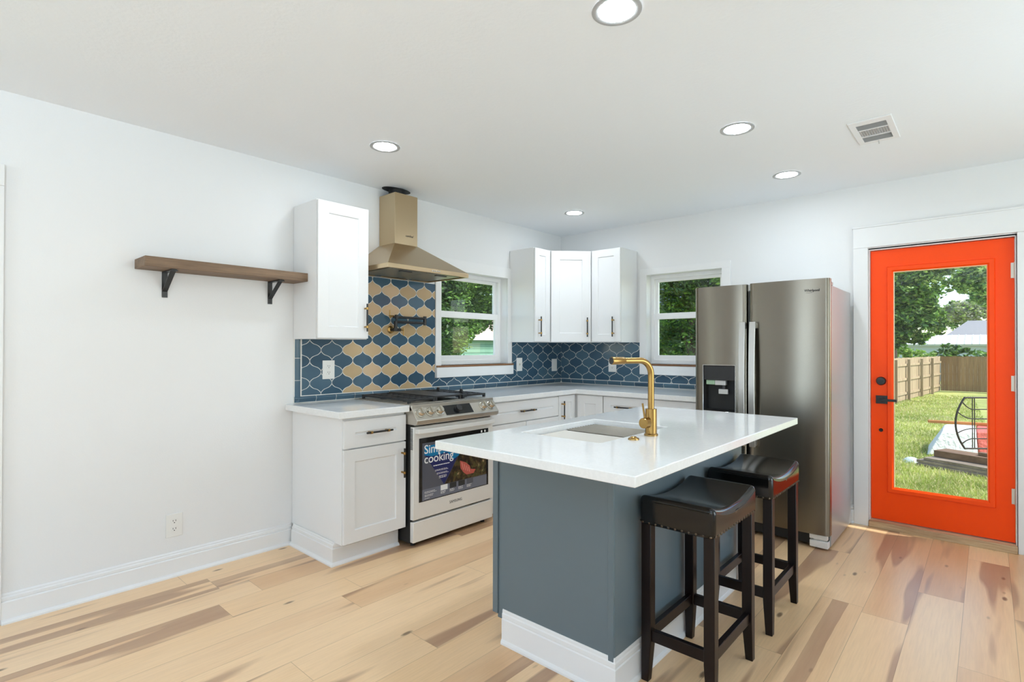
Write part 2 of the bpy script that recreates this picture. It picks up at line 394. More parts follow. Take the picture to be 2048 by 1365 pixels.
structure('wall_right', MB().slab((-8.3, 0.0), (-0.12, H + 0.1), [(-3.2, -0.6, 0.55, 2.15), (-7.2, -5.2, 0.65, 2.25)], 0.0, 0.14, M=FX(5.66)), WALL, 'unseen white side wall with two openings added to light the room', 'wall')  # both holes are added, out of view, for the side fill lights
structure('wall_rear', MB().slab((0, 5.66), (-0.12, H + 0.1), [(1.2, 2.0, 0.65, 2.25), (3.9, 5.4, 0.7, 2.2)], 0.0, 0.14, M=FY(-8.16)), WALL, 'unseen white wall behind the camera with two openings added for fill light', 'wall')  # unseen holes added for the rear fill lights

BB = [(0, 0), (0.034, 0), (0.034, 0.008), (0.028, 0.016), (0.019, 0.02), (0.019, 0.100), (0.012, 0.104), (0.014, 0.109), (0.014, 0.121), (0.008, 0.126), (0.008, 0.133), (0.004, 0.139), (0, 0.139)]
bbm = MB().sweep(BB, [(0.0, -8.16), (0.0, -5.45)])
bbm.sweep(BB, [(0.0, -4.47), (0.0, -3.052)])
structure('baseboard_left', bbm, TRIM, 'white stepped baseboard along the wall under the shelf', 'baseboard')
structure('baseboard_back', MB().sweep(BB, [(1.86, 0.0), (2.757, 0.0)]), TRIM, 'short white baseboard between refrigerator and door', 'baseboard')

tm = MB(); tm.box(0, 0.022, -4.56, -4.47, 0, 2.088); tm.box(0, 0.022, -5.45, -5.36, 0, 2.088); tm.box(0, 0.026, -5.47, -4.47, 2.088, 2.19)
structure('trim_1', tm, TRIM, 'white doorway casing at the far left edge', 'door casing', 0.002)
# ------------------------------------------------------------------ windows
def window(name, F, op, dep, casing, apron, sillm, label, zm=1.615):
    # F maps (u, v, n) onto the wall face; dep = recess of the sash plane behind the wall face
    u0, u1, v0, v1 = op
    root = thing(name, label, 'window', kind='structure')
    cs = MB(); cl, cr, ct, cb = casing
    cs.box(cl, u0, cb, v1, 0.0, 0.02, M=F); cs.box(u1, cr, cb, v1, 0.0, 0.02, M=F); cs.box(cl, cr, v1, ct, 0.0, 0.02, M=F)
    obj('casing', cs, TRIM, root, 0.0015)
    ap = MB().box(apron[0], apron[1], apron[2], apron[3], 0.0, 0.03, M=F)
    obj('apron', ap, TRIM, root, 0.0015)
    sl_ = MB().box(apron[4], apron[5], v0 - 0.012, v0 + 0.004, -dep + 0.01, 0.034, M=F)
    obj('sill', sl_, sillm, root, 0.002, label='raw brown wood sill edge')
    jb = MB().slab((u0 - 0.012, u1 + 0.012), (v0 - 0.012, v1 + 0.012), [(u0 + 0.001, u1 - 0.001, v0 + 0.004, v1 - 0.001)], -0.135, 0.0, M=F)
    obj('jamb', jb, TRIM, root)
    fr = MB().slab((u0, u1), (v0 + 0.004, v1), [(u0 + 0.034, u1 - 0.034, v0 + 0.045, v1 - 0.034)], -dep - 0.055, -dep + 0.012, M=F)
    obj('window_frame', fr, VINYL, root, 0.003)
    a0, a1 = u0 + 0.03, u1 - 0.03
    us = MB().slab((a0, a1), (zm - 0.01, v1 - 0.03), [(a0 + 0.03, a1 - 0.03, zm + 0.038, v1 - 0.062)], -dep - 0.05, -dep - 0.026, M=F)
    s1 = obj('upper_sash', us, VINYL, root, 0.002)
    obj('glass_pane', MB().box(a0 + 0.02, a1 - 0.02, zm + 0.03, v1 - 0.055, -dep - 0.040, -dep - 0.036, M=F), GLASS, s1)
    ls = MB().slab((a0, a1), (v0 + 0.04, zm + 0.035), [(a0 + 0.042, a1 - 0.042, v0 + 0.088, zm - 0.022)], -dep - 0.024, -dep + 0.006, M=F)
    s2 = obj('lower_sash', ls, VINYL, root, 0.003)
    obj('glass_pane', MB().box(a0 + 0.03, a1 - 0.03, v0 + 0.08, zm - 0.015, -dep - 0.012, -dep - 0.008, M=F), GLASS, s2)
    return root
window('window_1', FX(0), W1, 0.09, (-1.804, -0.836, 2.10, 1.151), (-1.798, -0.82, 1.066, 1.153, -1.80, -0.82), SILLW, 'white sash window right of the range hood')
window('window_2', FY(0), W2, 0.085, (0.969, 1.842, 2.09, 1.067), (1.044, 1.766, 1.067, 1.153, 1.046, 1.764), SILLX, 'white sash window half hidden by the refrigerator', 1.625)

# ------------------------------------------------------------------ orange door
d = thing('door_1', 'bright orange exterior door with full glass pane', 'door', (3.254, 0.05, 0), kind='structure')
G0, G1, GZ0, GZ1 = 3.004, 3.513, 0.300, 1.881
obj('slab', MB().slab((2.861, 3.648), (0.055, 2.051), [(G0 - 0.012, G1 + 0.012, GZ0 - 0.012, GZ1 + 0.012)], -0.045, 0, M=FY(0.03)), ORANGE, d, 0.002)
gm = MB()
def ring(mb, a, b, c, e, wd, n0, n1, M):       # bevelled moulding ring
    q = lambda dd, n: [(a + dd, c + dd, n), (b - dd, c + dd, n), (b - dd, e - dd, n), (a + dd, e - dd, n)]
    v = q(0, n0) + q(0.004, n1) + q(wd - 0.014, n1 - 0.002) + q(wd, n0 - 0.006)
    f = []
    for k in range(3): f += [(k * 4 + i, k * 4 + (i + 1) % 4, k * 4 + 4 + (i + 1) % 4, k * 4 + 4 + i) for i in range(4)]
    mb.add(v, f, 0, M)
ring(gm, 2.961, 3.554, 0.263, 1.925, 0.0425, 0.0, 0.011, FY(0.03))
obj('glass_moulding', gm, ORANGE, d)
gs = MB().slab((G0 - 0.012, G1 + 0.012), (GZ0 - 0.012, GZ1 + 0.012), [(G0, G1, GZ0, GZ1)], -0.028, -0.002, M=FY(0.03))
obj('glazing_bead', gs, mat('glazing_bead', lin(226, 190, 150), 0.4), d)
obj('glass_pane', MB().box(G0 - 0.004, G1 + 0.004, GZ0 - 0.004, GZ1 + 0.004, -0.022, -0.017, M=FY(0.03)), GLASS, d)
hd = MB(); hd.box(2.893, 2.964, 0.913, 0.973, 0, 0.012, M=FY(0.03)); hd.cyl((2.93, 0.03, 0.943), (2.93, -0.025, 0.943), 0.012); hd.box(2.918, 3.024, 0.934, 0.952, 0.042, 0.056, M=FY(0.03))
obj('lever_handle', hd, BLACK, d, 0.0015, label='square black lever handle')
db = MB().lathe([(0.0, 0.022), (0.026, 0.021), (0.030, 0.014), (0.032, 0.0)], (2.924, 0.03, 1.081), (0, -1, 0)); db.box(2.912, 2.936, 1.077, 1.085, 0.02, 0.03, M=FY(0.03))
obj('deadbolt', db, BLACK, d, label='round black deadbolt')
obj('cylinder_hole', MB().lathe([(0.0, 0.003), (0.009, 0.003), (0.013, 0.006), (0.013, 0.0)], (2.923, 0.03, 0.717), (0, -1, 0)), BMATTE, d, label='small dark round bore below the lever')
for z in (1.835, 1.094, 0.357):
    hm = MB(); hm.cyl((3.652, 0.018, z - 0.055), (3.652, 0.018, z + 0.055), 0.007); hm.box(3.630, 3.668, z - 0.05, z + 0.05, 0.0, 0.004, M=FY(0.03))
    obj('hinge', hm, SHOEHINGE, d)
tm = MB(); tm.box(2.757, 2.850, 0, 2.076, 0, 0.02, M=FY(0)); tm.box(3.660, 3.755, 0, 2.076, 0, 0.02, M=FY(0))
tm.box(2.757, 3.755, 2.076, 2.232, 0, 0.022, M=FY(0)); tm.box(2.752, 3.760, 2.225, 2.236, 0, 0.028, M=FY(0))
tm.box(2.850, 2.8585, 0.03, 2.06, -0.13, 0.0, M=FY(0)); tm.box(3.650, 3.660, 0.03, 2.06, -0.13, 0.0, M=FY(0)); tm.box(2.850, 3.660, 2.054, 2.07, -0.13, 0.0, M=FY(0))
structure('trim_2', tm, TRIM, 'wide white casing around the orange door', 'door casing', 0.0015)
structure('trim_3', MB().box(2.853, 3.657, -0.035, 0.13, 0.0, 0.048), THRESH, 'raw wood threshold under the orange door', 'threshold', 0.003)

# ------------------------------------------------------------------ tile backsplash
TW, TH = 0.1675, 0.155
def clip(poly, a, b, c, e):
    for ax, lim, sg in ((0, a, 1), (0, b, -1), (1, c, 1), (1, e, -1)):
        out = []
        for i in range(len(poly)):
            p, q = poly[i - 1], poly[i]
            ip, iq = (p[ax] - lim) * sg >= 0, (q[ax] - lim) * sg >= 0
            if ip != iq:
                t = (lim - p[ax]) / (q[ax] - p[ax]); out.append((p[0] + (q[0] - p[0]) * t, p[1] + (q[1] - p[1]) * t))
            if iq: out.append(q)
        poly = out
        if not poly: return []
    return poly
def lantern(cu, cv, inset):
    cs_ = lambda t: math.cos(2 * math.pi * t)
    hw = lambda t: TW * (0.25 + 0.25 * math.copysign(abs(cs_(t)) ** 0.68, cs_(t))) - inset      # t in -.5 .. .5
    ts = [i / 32 - 0.5 for i in range(33)]
    rt_ = [(cu + max(hw(t), 0.0008), cv + t * (TH - 2 * inset)) for t in ts]
    lf = [(cu - max(hw(t), 0.0008), cv + t * (TH - 2 * inset)) for t in reversed(ts)]
    return rt_ + lf
def tiles(mb, F, regions, cu0, cv0, pick, base=0.0075, top=0.0105):
    rnd = random.Random(3)
    us = [r[0] for r in regions] + [r[1] for r in regions]; vs = [r[2] for r in regions] + [r[3] for r in regions]
    for half in (0, 1):
        i0 = int((min(us) - cu0) / TW) - 2; i1 = int((max(us) - cu0) / TW) + 2
        j0 = int((min(vs) - cv0) / TH) - 2; j1 = int((max(vs) - cv0) / TH) + 2
        for i in range(i0, i1 + 1):
            for j in range(j0, j1 + 1):
                cu = cu0 + (i + 0.5 * half) * TW; cv = cv0 + (j + 0.5 * half) * TH; tint = rnd.random(); mi = pick(cu, cv, half)
                for (a, b, c, e) in regions:
                    p0 = clip(lantern(cu, cv, 0.0016), a, b, c, e); p1 = clip(lantern(cu, cv, 0.0024), a, b, c, e)
                    if len(p1) < 3 or len(p0) < 3: continue
                    mb.add([(u, v, top) for u, v in p1], [tuple(range(len(p1)))], mi, F, tint)
                    # sloping edge down to the grout
                    if len(p0) == len(p1):
                        n = len(p0)
                        mb.add([(u, v, base) for u, v in p0] + [(u, v, top) for u, v in p1], [(k, (k + 1) % n, n + (k + 1) % n, n + k) for k in range(n)], mi, F, tint)
def liner(mb, a, b, z0, F, step, j0, vert=False):
    prof = [(0.000, 0.0), (0.004, 0.010), (0.012, 0.013), (0.020, 0.017), (0.030, 0.021), (0.038, 0.018), (0.0435, 0.011), (0.0445, 0.0)]
    p = a; cuts = []
    k = j0
    while k < b:
        if k > a + 0.01: cuts.append(k)
        k += step
    rnd = random.Random(5)
    for q in cuts + [b]:
        v = []; n = len(prof)
        for s_ in (p + 0.0014, q - 0.0014):
            v += [((z0 + h, s_, dd) if vert else (s_, z0 + h, dd)) for h, dd in prof]
        f = [(i, i + 1, n + i + 1, n + i) for i in range(n - 1)] + [tuple(range(n)), tuple(range(2 * n - 1, n - 1, -1))]
        mb.add(v, f, 1, F, rnd.random())
        if q < b - 0.01:                                   # grout joint
            v = [((z0 + h, s_, dd * 0.94) if vert else (s_, z0 + h, dd * 0.94)) for s_ in (q - 0.0014, q + 0.0014) for h, dd in prof]
            mb.add(v, f, 2, F)
        p = q
ZB0, ZB1 = 0.9915, 1.377
regL = [(-2.9835, -2.664, ZB0, 1.377), (-2.664, -1.806, ZB0, 1.861), (-1.806, -0.818, ZB0, 1.062), (-0.818, -0.006, ZB0, 1.377)]
bs = thing('tile_backsplash', 'blue and beige lantern tile backsplash behind the range', 'backsplash', (0, -1.5, 0.94), kind='structure')
gb = MB()
for r in [(-3.037, -2.664, 0.942, 1.377), (-2.664, -1.806, 0.942, 1.861), (-1.806, -0.818, 0.942, 1.062), (-0.818, -0.0, 0.942, 1.377)]:
    gb.box(r[0], r[1], r[2], r[3], 0.0005, 0.0095, M=FX(0))
obj('grout_bed', gb, GROUT, bs)
def pickL(cu, cv, half):
    if half == 0 and -2.70 < cu < -1.86: return 0
    if half == 0 and -1.86 <= cu < -1.70 and cv > 1.06: return 0
    return 1
tb = MB(); tiles(tb, FX(0), regL, -2.591, 1.148, pickL)
obj('lantern_tiles', tb, [TBEIGE, TBLUE], bs, smooth=0)
lm = MB(); liner(lm, -3.037, -0.02, 0.942, FX(0), 0.1528, -3.033)
obj('pencil_liner', lm, [TBEIGE, TBLUE, GROUT], bs, smooth=30)
lm = MB(); liner(lm, 0.945, 1.377, -3.037, FX(0), 0.152, 0.944, True)
obj('pencil_liner', lm, [TBEIGE, TBLUE, GROUT], bs, smooth=30, label='upright pencil liner at the left end')

bs = thing('tile_backsplash', 'all-blue lantern tile backsplash beside the refrigerator', 'backsplash', (0.9, 0, 0.94), kind='structure')
gb = MB()
for r in [(0.0075, 0.967, 0.942, 1.377), (0.967, 1.845, 0.942, 1.064)]: gb.box(r[0], r[1], r[2], r[3], 0.0005, 0.0095, M=FY(0))
obj('grout_bed', gb, GROUT, bs)
tb = MB(); tiles(tb, FY(0), [(0.012, 0.967, ZB0, 1.377), (0.967, 1.845, ZB0, 1.064)], 0.206, 1.168, lambda a, b, c: 1)
obj('lantern_tiles', tb, [TBEIGE, TBLUE], bs, smooth=0)
lm = MB(); liner(lm, 0.022, 1.845, 0.942, FY(0), 0.153, 0.148)
obj('pencil_liner', lm, [TBEIGE, TBLUE, GROUT], bs, smooth=30)

# ------------------------------------------------------------------ outlets and switches
def outlet(F, u, v, wd, ht, label, kind='duplex', n0=0.0):
    p = F @ Vector((u, v, n0)); root = thing('outlet' if kind == 'duplex' else 'light_switch', label, 'outlet' if kind == 'duplex' else 'switch', tuple(p), 'wall outlets and switches')
    obj('cover_plate', MB().box(u - wd / 2, u + wd / 2, v - ht / 2, v + ht / 2, n0, n0 + 0.006, M=F), PLATE, root, 0.002)
    if kind == 'duplex':
        for s_ in (-1, 1):
            c = v + s_ * ht * 0.17; r = MB()
            r.box(u - 0.017, u + 0.017, c - 0.014, c + 0.014, n0 + 0.004, n0 + 0.008, M=F)
            for q in (-0.007, 0.007): r.box(u + q - 0.0014, u + q + 0.0014, c + 0.0, c + 0.009, n0 + 0.008, n0 + 0.0084, 1, F)
            r.cyl(F @ Vector((u, c - 0.007, n0 + 0.0078)), F @ Vector((u, c - 0.007, n0 + 0.0085)), 0.003, mi=1, n=10)
            obj('receptacle', r, [PLATE, SLOT], root)
    elif kind == 'toggle':
        r = MB().box(u - 0.005, u + 0.005, v - 0.012, v + 0.012, n0 + 0.005, n0 + 0.008, M=F); r.box(u - 0.004, u + 0.004, v - 0.002, v + 0.008, n0 + 0.006, n0 + 0.016, 0, F)
        obj('toggle', r, SHOEHINGE, root)
    else:
        obj('rocker', MB().box(u - 0.016, u + 0.016, v - 0.033, v + 0.033, n0 + 0.004, n0 + 0.009, M=F), PLATE, root, 0.001)
outlet(FX(0), -3.745, 0.292, 0.085, 0.132, 'white duplex outlet low on the bare wall under the shelf')
outlet(FX(0), -2.787, 1.163, 0.092, 0.132, 'cream duplex outlet on grey-blue tiles left of the range', n0=0.0105)
outlet(FX(0), -0.714, 1.156, 0.085, 0.132, 'white toggle switch on blue tiles right of the hood window', 'toggle', n0=0.0105)
outlet(FX(0), -0.137, 1.138, 0.088, 0.132, 'white rocker switch on blue tiles next to the room corner', 'rocker', n0=0.0105)
outlet(FY(0), 0.661, 1.145, 0.09, 0.132, 'white duplex outlet on blue tiles behind the faucet spout', n0=0.0105)

# ------------------------------------------------------------------ base cabinets
ZT = 0.897
XD = 0.65
def carcass(x0, x1, y0, y1, z0, z1):
    return MB().box(x0, x1, y0, y1, z0, z1)
# left of the range
c = thing('base_cabinet', 'white base cabinet with one drawer and one door, left of the range', 'cabinet', (0.32, -2.815, 0), 'white base cabinets')
obj('carcass', carcass(0.003, XD - 0.021, -3.044, -2.586, 0.132, ZT), CAB, c, 0.0015)
obj('toe_kick', MB().box(0.04, 0.545, -3.03, -2.588, 0, 0.132), TRIM, c)
dr = obj('drawer', MB().shaker(-3.041, -2.589, 0.7115, 0.880, XD, FX(0), 0.075, mi=0, back=XD - 0.02), CAB, c, 0.0012)
pull((XD, -2.905, 0.797), (XD, -2.715, 0.797), (1, 0, 0), dr)
do = obj('door', MB().shaker(-3.041, -2.589, 0.139, 0.703, XD, FX(0), 0.075, back=XD - 0.02), CAB, c, 0.0012)
pull((XD, -2.622, 0.475), (XD, -2.622, 0.665), (1, 0, 0), do)
obj('baseboard_trim', MB().sweep(BB, [(0.034, -3.046), (0.545, -3.046), (0.545, -2.586)]), TRIM, c, smooth=0)
# between range and corner
c = thing('base_cabinet', 'wide white drawer cabinet just right of the range', 'cabinet', (0.32, -1.36, 0), 'white base cabinets')
obj('carcass', carcass(0.003, XD - 0.021, -1.806, -0.911, 0.105, ZT), CAB, c, 0.0015)
obj('toe_kick', MB().box(0.04, 0.57, -1.80, -0.912, 0, 0.105), TRIM, c)
dr = obj('drawer', MB().shaker(-1.803, -0.914, 0.719, 0.885, XD, FX(0), 0.075, back=XD - 0.02), CAB, c, 0.0012)
pull((XD, -1.462, 0.803), (XD, -1.262, 0.803), (1, 0, 0), dr)
for a, b, hy in ((-1.803, -1.361, -1.40), (-1.356, -0.914, -1.32)):
    do = obj('door', MB().shaker(a, b, 0.115, 0.711, XD, FX(0), 0.065, back=XD - 0.02), CAB, c, 0.0012)
    pull((XD, hy, 0.48), (XD, hy, 0.67), (1, 0, 0), do)
# corner
c = thing('corner_base_cabinet', 'white corner base cabinet with a folding pair of doors', 'cabinet', (0.32, -0.32, 0), 'white base cabinets')
cm = MB().prism([(0.003, -0.909), (0.628, -0.909), (0.628, -0.628), (0.946, -0.628), (0.946, -0.003), (0.003, -0.003)], 0.105, ZT)
obj('carcass', cm, CAB, c, 0.0015)
obj('toe_kick', MB().prism([(0.04, -0.907), (0.57, -0.907), (0.57, -0.57), (0.944, -0.57), (0.944, -0.04), (0.04, -0.04)], 0, 0.105), TRIM, c)
do = obj('door', MB().shaker(-0.908, -0.655, 0.115, 0.889, XD, FX(0), 0.06, back=XD - 0.02), CAB, c, 0.0012)
pull((XD, -0.866, 0.68), (XD, -0.866, 0.845), (1, 0, 0), do)
obj('door', MB().shaker(0.673, 0.943, 0.115, 0.889, 0.02, FY(-0.63), 0.075), CAB, c, 0.0012)
# back wall run up to the refrigerator
for a, b, lab in ((0.949, 1.400, 'white drawer cabinet beside the corner cabinet on the back wall'), (1.402, 1.848, 'white drawer cabinet tucked against the refrigerator')):
    c = thing('base_cabinet', lab, 'cabinet', ((a + b) / 2, -0.32, 0), 'white base cabinets')
    obj('carcass', carcass(a, b, -0.629, -0.003, 0.105, ZT), CAB, c, 0.0015)
    obj('toe_kick', MB().box(a, b, -0.57, -0.04, 0, 0.105), TRIM, c)
    dr = obj('drawer', MB().shaker(a + 0.005, b - 0.003, 0.719, 0.889, 0.02, FY(-0.63), 0.07), CAB, c, 0.0012)
    m_ = (a + b) / 2; pull((m_ - 0.095, -0.65, 0.806), (m_ + 0.095, -0.65, 0.806), (0, -1, 0), dr)
    do = obj('door', MB().shaker(a + 0.005, b - 0.003, 0.115, 0.711, 0.02, FY(-0.63), 0.065), CAB, c, 0.0012)
    pull((b - 0.045, -0.65, 0.48), (b - 0.045, -0.65, 0.67), (0, -1, 0), do)
# worktops
o = obj('countertop', MB().box(0.0, 0.682, -3.094, -2.583, 0.899, 0.94), QUARTZ, None, 0.003)
tag(o, 'short white quartz worktop left of the range', 'countertop')
o = obj('countertop', MB().prism([(0.0, -1.810), (0.682, -1.810), (0.682, -0.682), (1.85, -0.682), (1.85, 0.0), (0.0, 0.0)], 0.899, 0.94), QUARTZ, None, 0.003)
tag(o, 'L-shaped white quartz worktop running around the corner', 'countertop')

# ------------------------------------------------------------------ wall cabinets
UZ, UT = 1.377, 2.277
c = thing('wall_cabinet', 'tall narrow white wall cabinet between shelf and range hood', 'cabinet', (0.16, -2.853, UZ), 'white wall cabinets')
obj('carcass', MB().box(0.003, 0.306, -3.041, -2.665, UZ, UT), CAB, c, 0.0015)
do = obj('door', MB().shaker(-3.038, -2.667, UZ + 0.006, UT - 0.004, 0.326, FX(0), 0.075, back=0.308), CAB, c, 0.0012)
pull((0.326, -2.695, 1.43), (0.326, -2.695, 1.62), (1, 0, 0), do)
c = thing('wall_cabinet', 'slim white wall cabinet next to the hood window', 'cabinet', (0.16, -0.73, UZ), 'white wall cabinets')
obj('carcass', MB().box(0.003, 0.306, -0.850, -0.612, UZ, UT), CAB, c, 0.0015)
do = obj('door', MB().shaker(-0.848, -0.618, UZ + 0.006, UT - 0.004, 0.326, FX(0), 0.065, back=0.308), CAB, c, 0.0012)
pull((0.326, -0.795, 1.43), (0.326, -0.795, 1.62), (1, 0, 0), do)
c = thing('corner_wall_cabinet', 'white diagonal-front wall cabinet in the room corner', 'cabinet', (0.25, -0.25, UZ), 'white wall cabinets')
obj('carcass', MB().prism([(0.003, -0.610), (0.302, -0.610), (0.610, -0.302), (0.610, -0.003), (0.003, -0.003)], UZ, UT), CAB, c, 0.0015)
DG = frame((0.302, -0.610, 0), (0.70711, 0.70711, 0), (0, 0, 1), (0.70711, -0.70711, 0))
Ld = 0.308 * math.sqrt(2)
do = obj('door', MB().shaker(0.022, Ld - 0.022, UZ + 0.006, UT - 0.004, 0.021, DG, 0.085, back=0.001), CAB, c, 0.0012)
pull(DG @ Vector((Ld - 0.062, 1.43, 0.021)), DG @ Vector((Ld - 0.062, 1.62, 0.021)), (0.70711, -0.70711, 0), do)
c = thing('wall_cabinet', 'white wall cabinet left of the back wall window', 'cabinet', (0.77, -0.16, UZ), 'white wall cabinets')
obj('carcass', MB().box(0.612, 0.934, -0.308, -0.003, UZ, UT), CAB, c, 0.0015)
do = obj('door', MB().shaker(0.618, 0.932, UZ + 0.006, UT - 0.004, 0.0, FY(-0.330), 0.07, back=-0.02), CAB, c, 0.0012)
pull((0.868, -0.330, 1.43), (0.868, -0.330, 1.62), (0, -1, 0), do)

# ------------------------------------------------------------------ gas range
SY0, SY1 = -2.572, -1.814
rg = thing('gas_range', 'stainless slide-in gas range with promotional sticker on the oven glass', 'range', (0.35, -2.193, 0))
obj('body', MB().box(0.02, 0.672, SY0, SY1, 0.03, 0.905), BMATTE, rg, 0.002, label='black painted body sides')
ct = MB().box(0.015, 0.700, SY0 - 0.008, SY1 + 0.002, 0.905, 0.943); ct.box(0.03, 0.64, SY0 + 0.02, SY1 - 0.02, 0.943, 0.946)
obj('cooktop', ct, PANELST, rg, 0.004)
FXP = frame((0, 0, 0), (1, 0, 0), (0, 0, 1), (0, -1, 0))     # (x, z) polygons extruded along -y
cp = MB().prism([(0.60, 0.815), (0.735, 0.812), (0.752, 0.822), (0.757, 0.846), (0.690, 0.930), (0.60, 0.930)], 1.807, 2.580, M=FXP)
obj('control_panel', cp, PANELST, rg, 0.003)
sn = Vector((0.084, 0, 0.067)).normalized(); sd_ = Vector((0.067, 0, -0.084)).normalized()
SP = frame(Vector((0.690, 0, 0.930)), (0, 1, 0), -sd_, sn)          # slanted face: v runs up the slope from 0 downwards
obj('display', MB().box(-2.318, -2.062, -0.092, -0.016, 0.0005, 0.003, M=SP), BGLASS, rg, 0.0005)
for y in (-2.532, -2.452, -2.370, -1.948, -1.868):
    p = SP @ Vector((y, -0.054, 0)); k = MB().lathe([(0.0, 0.034), (0.023, 0.034), (0.026, 0.030), (0.027, 0.010), (0.033, 0.008), (0.033, 0.0)], p, sn, 24)
    k.bar(p + sn * 0.034 - sd_ * 0.022, p + sn * 0.034 + sd_ * 0.022, 0.010, 0.014, 0, up=sn)
    obj('knob', k, KNOB, rg, 0.0)
p = SP @ Vector((-2.196, -0.054, 0))
obj('dial', MB().lathe([(0.0, 0.026), (0.022, 0.026), (0.024, 0.022), (0.024, 0.004), (0.028, 0.0)], p, sn, 24), BLACK, rg, label='black selector dial')
XS = 0.703
dm = MB().slab((SY0 + 0.004, SY1 - 0.004), (0.184, 0.797), [(-2.520, -1.868, 0.294, 0.716)], XS - 0.035, XS, M=FX(0))
od = obj('oven_door', dm, STEELL, rg, 0.003)
obj('window', MB().box(-2.521, -1.867, 0.293, 0.717, XS - 0.02, XS + 0.001, M=FX(0)), BGLASS, od)
hb = MB().prism([(-2.552, 0.700), (-2.552, 0.742), (-2.40, 0.752), (-2.193, 0.756), (-1.99, 0.752), (-1.836, 0.742), (-1.836, 0.700), (-1.85, 0.700), (-1.85, 0.727), (-2.0, 0.737), (-2.193, 0.741), (-2.39, 0.737), (-2.538, 0.727), (-2.538, 0.700)], 0.754, 0.784, M=frame((0, 0, 0), (0, 1, 0), (1, 0, 0), (0, 0, 1)))
obj('oven_handle', hb, STEELL, od, 0.003)
vm = MB()
for i in range(15): vm.box(XS - 0.033, XS - 0.006, SY0 + 0.0025, SY0 + 0.0045, 0.648 + i * 0.0095, 0.653 + i * 0.0095)
obj('side_vent', vm, BLACK, od)
tx = MB(); text(tx, 'SAMSUNG', 0.026, frame((XS + 0.0006, -2.193, 0.232), (0, 1, 0), (0, 0, 1), (1, 0, 0)), align='CENTER', depth=0.0004, bold=0.0)
obj('lettering', tx, DARKGREY, od)
# promotional sticker on the glass
FS = FX(XS + 0.0012)
SNAVY = mat('sticker_navy', lin(26, 34, 92), 0.3); SBLUE = mat('sticker_blue', lin(0, 118, 170), 0.3); SGREY = mat('sticker_grey', lin(84, 86, 96), 0.3); SGREY2 = mat('sticker_pale_grey', lin(110, 114, 128), 0.3)
def food():
    m = mat('sticker_food_photo', rough=0.3); t = NT(m)
    v = t.n('TexVoronoi', ins={'Vector': t.pos(), 'Scale': 55.0}); n = t.noise(t.pos(), 30, 4)
    c = t.ramp(n, [(0.36, lin(28, 20, 12)), (0.48, lin(58, 42, 24)), (0.56, lin(92, 78, 44)), (0.64, lin(62, 70, 34)), (0.74, lin(178, 150, 110))])
    t.set('Base Color', t.mix(0.25, c, v.outputs['Color'], 'MULTIPLY')); return m
SFOOD = food(); SMEAT = mat('sticker_meat', lin(190, 92, 80), 0.35)
st = MB()
def poly(pts, mi, n): st.add([(u, v, n) for u, v in pts], [tuple(range(len(pts)))], mi, FS)
poly([(-2.495, 0.298), (-1.884, 0.298), (-1.884, 0.682), (-2.495, 0.682)], 2, 0.0)
poly([(-2.495, 0.298), (-1.884, 0.298), (-1.884, 0.372), (-2.495, 0.372)], 3, 0.0003)
poly([(-2.30, 0.376), (-1.884, 0.376), (-1.884, 0.605), (-2.133, 0.605)], 4, 0.0003)
poly([(-2.478, 0.606), (-2.478, 0.662), (-2.095, 0.662), (-2.303, 0.376)], 0, 0.0005)
poly([(-2.478, 0.600), (-2.478, 0.662), (-2.275, 0.662), (-2.275, 0.594), (-2.41, 0.585)], 1, 0.0006)
poly([(-2.275, 0.662), (-2.095, 0.662), (-2.166, 0.556), (-2.22, 0.535), (-2.275, 0.594)], 1, 0.0006)
poly([(-2.155, 0.515), (-2.10, 0.495), (-2.06, 0.465), (-2.05, 0.44), (-2.0, 0.43), (-2.02, 0.405), (-2.09, 0.405), (-2.12, 0.425), (-2.15, 0.46)], 5, 0.0007)
for k in range(4): poly([(-2.140 + k * 0.022, 0.500 - k * 0.014), (-2.134 + k * 0.022, 0.498 - k * 0.014), (-2.118 + k * 0.02, 0.445 - k * 0.008), (-2.124 + k * 0.02, 0.447 - k * 0.008)], 8, 0.0008)
for k in range(4): poly([(-2.335 + k * 0.082, 0.338), (-2.272 + k * 0.082, 0.338), (-2.272 + k * 0.082, 0.374), (-2.335 + k * 0.082, 0.374)], (6, 7, 7, 2)[k], 0.0008)
text(st, 'Simple', 0.083, FS @ frame((-2.481, 0.610, 0.0009), (1, 0, 0), (0, 1, 0), (0, 0, 1)), 6, 0.0002, bold=0.0007)
text(st, 'cooking', 0.083, FS @ frame((-2.481, 0.545, 0.0009), (1, 0, 0), (0, 1, 0), (0, 0, 1)), 6, 0.0002, bold=0.0007)
rnd = random.Random(11)
def lines(u, v, n, wd, ht, gap):                      # rows of print too small to read
    for k in range(n):
        x = u
        e = u + wd * (0.75 + 0.25 * rnd.random())
        while x < e:
            l_ = 0.006 + 0.012 * rnd.random(); poly([(x, v - k * gap), (min(x + l_, e), v - k * gap), (min(x + l_, e), v - k * gap + ht), (x, v - k * gap + ht)], 6, 0.0009); x += l_ + 0.003
lines(-2.40, 0.515, 1, 0.17, 0.006, 0.01); lines(-2.385, 0.485, 2, 0.13, 0.003, 0.007); lines(-2.37, 0.462, 2, 0.11, 0.003, 0.007); lines(-2.35, 0.44, 3, 0.08, 0.003, 0.007)
lines(-2.475, 0.352, 2, 0.11, 0.003, 0.008); lines(-2.475, 0.33, 2, 0.09, 0.003, 0.008); lines(-2.475, 0.308, 1, 0.05, 0.003, 0.008)
for k in range(4): lines(-2.335 + k * 0.082, 0.330, 3, 0.05, 0.003, 0.007)
for u in (-1.945, -1.91): st.box(u, u + 0.014, 0.692, 0.708, 0.0, 0.0006, 6, FS)
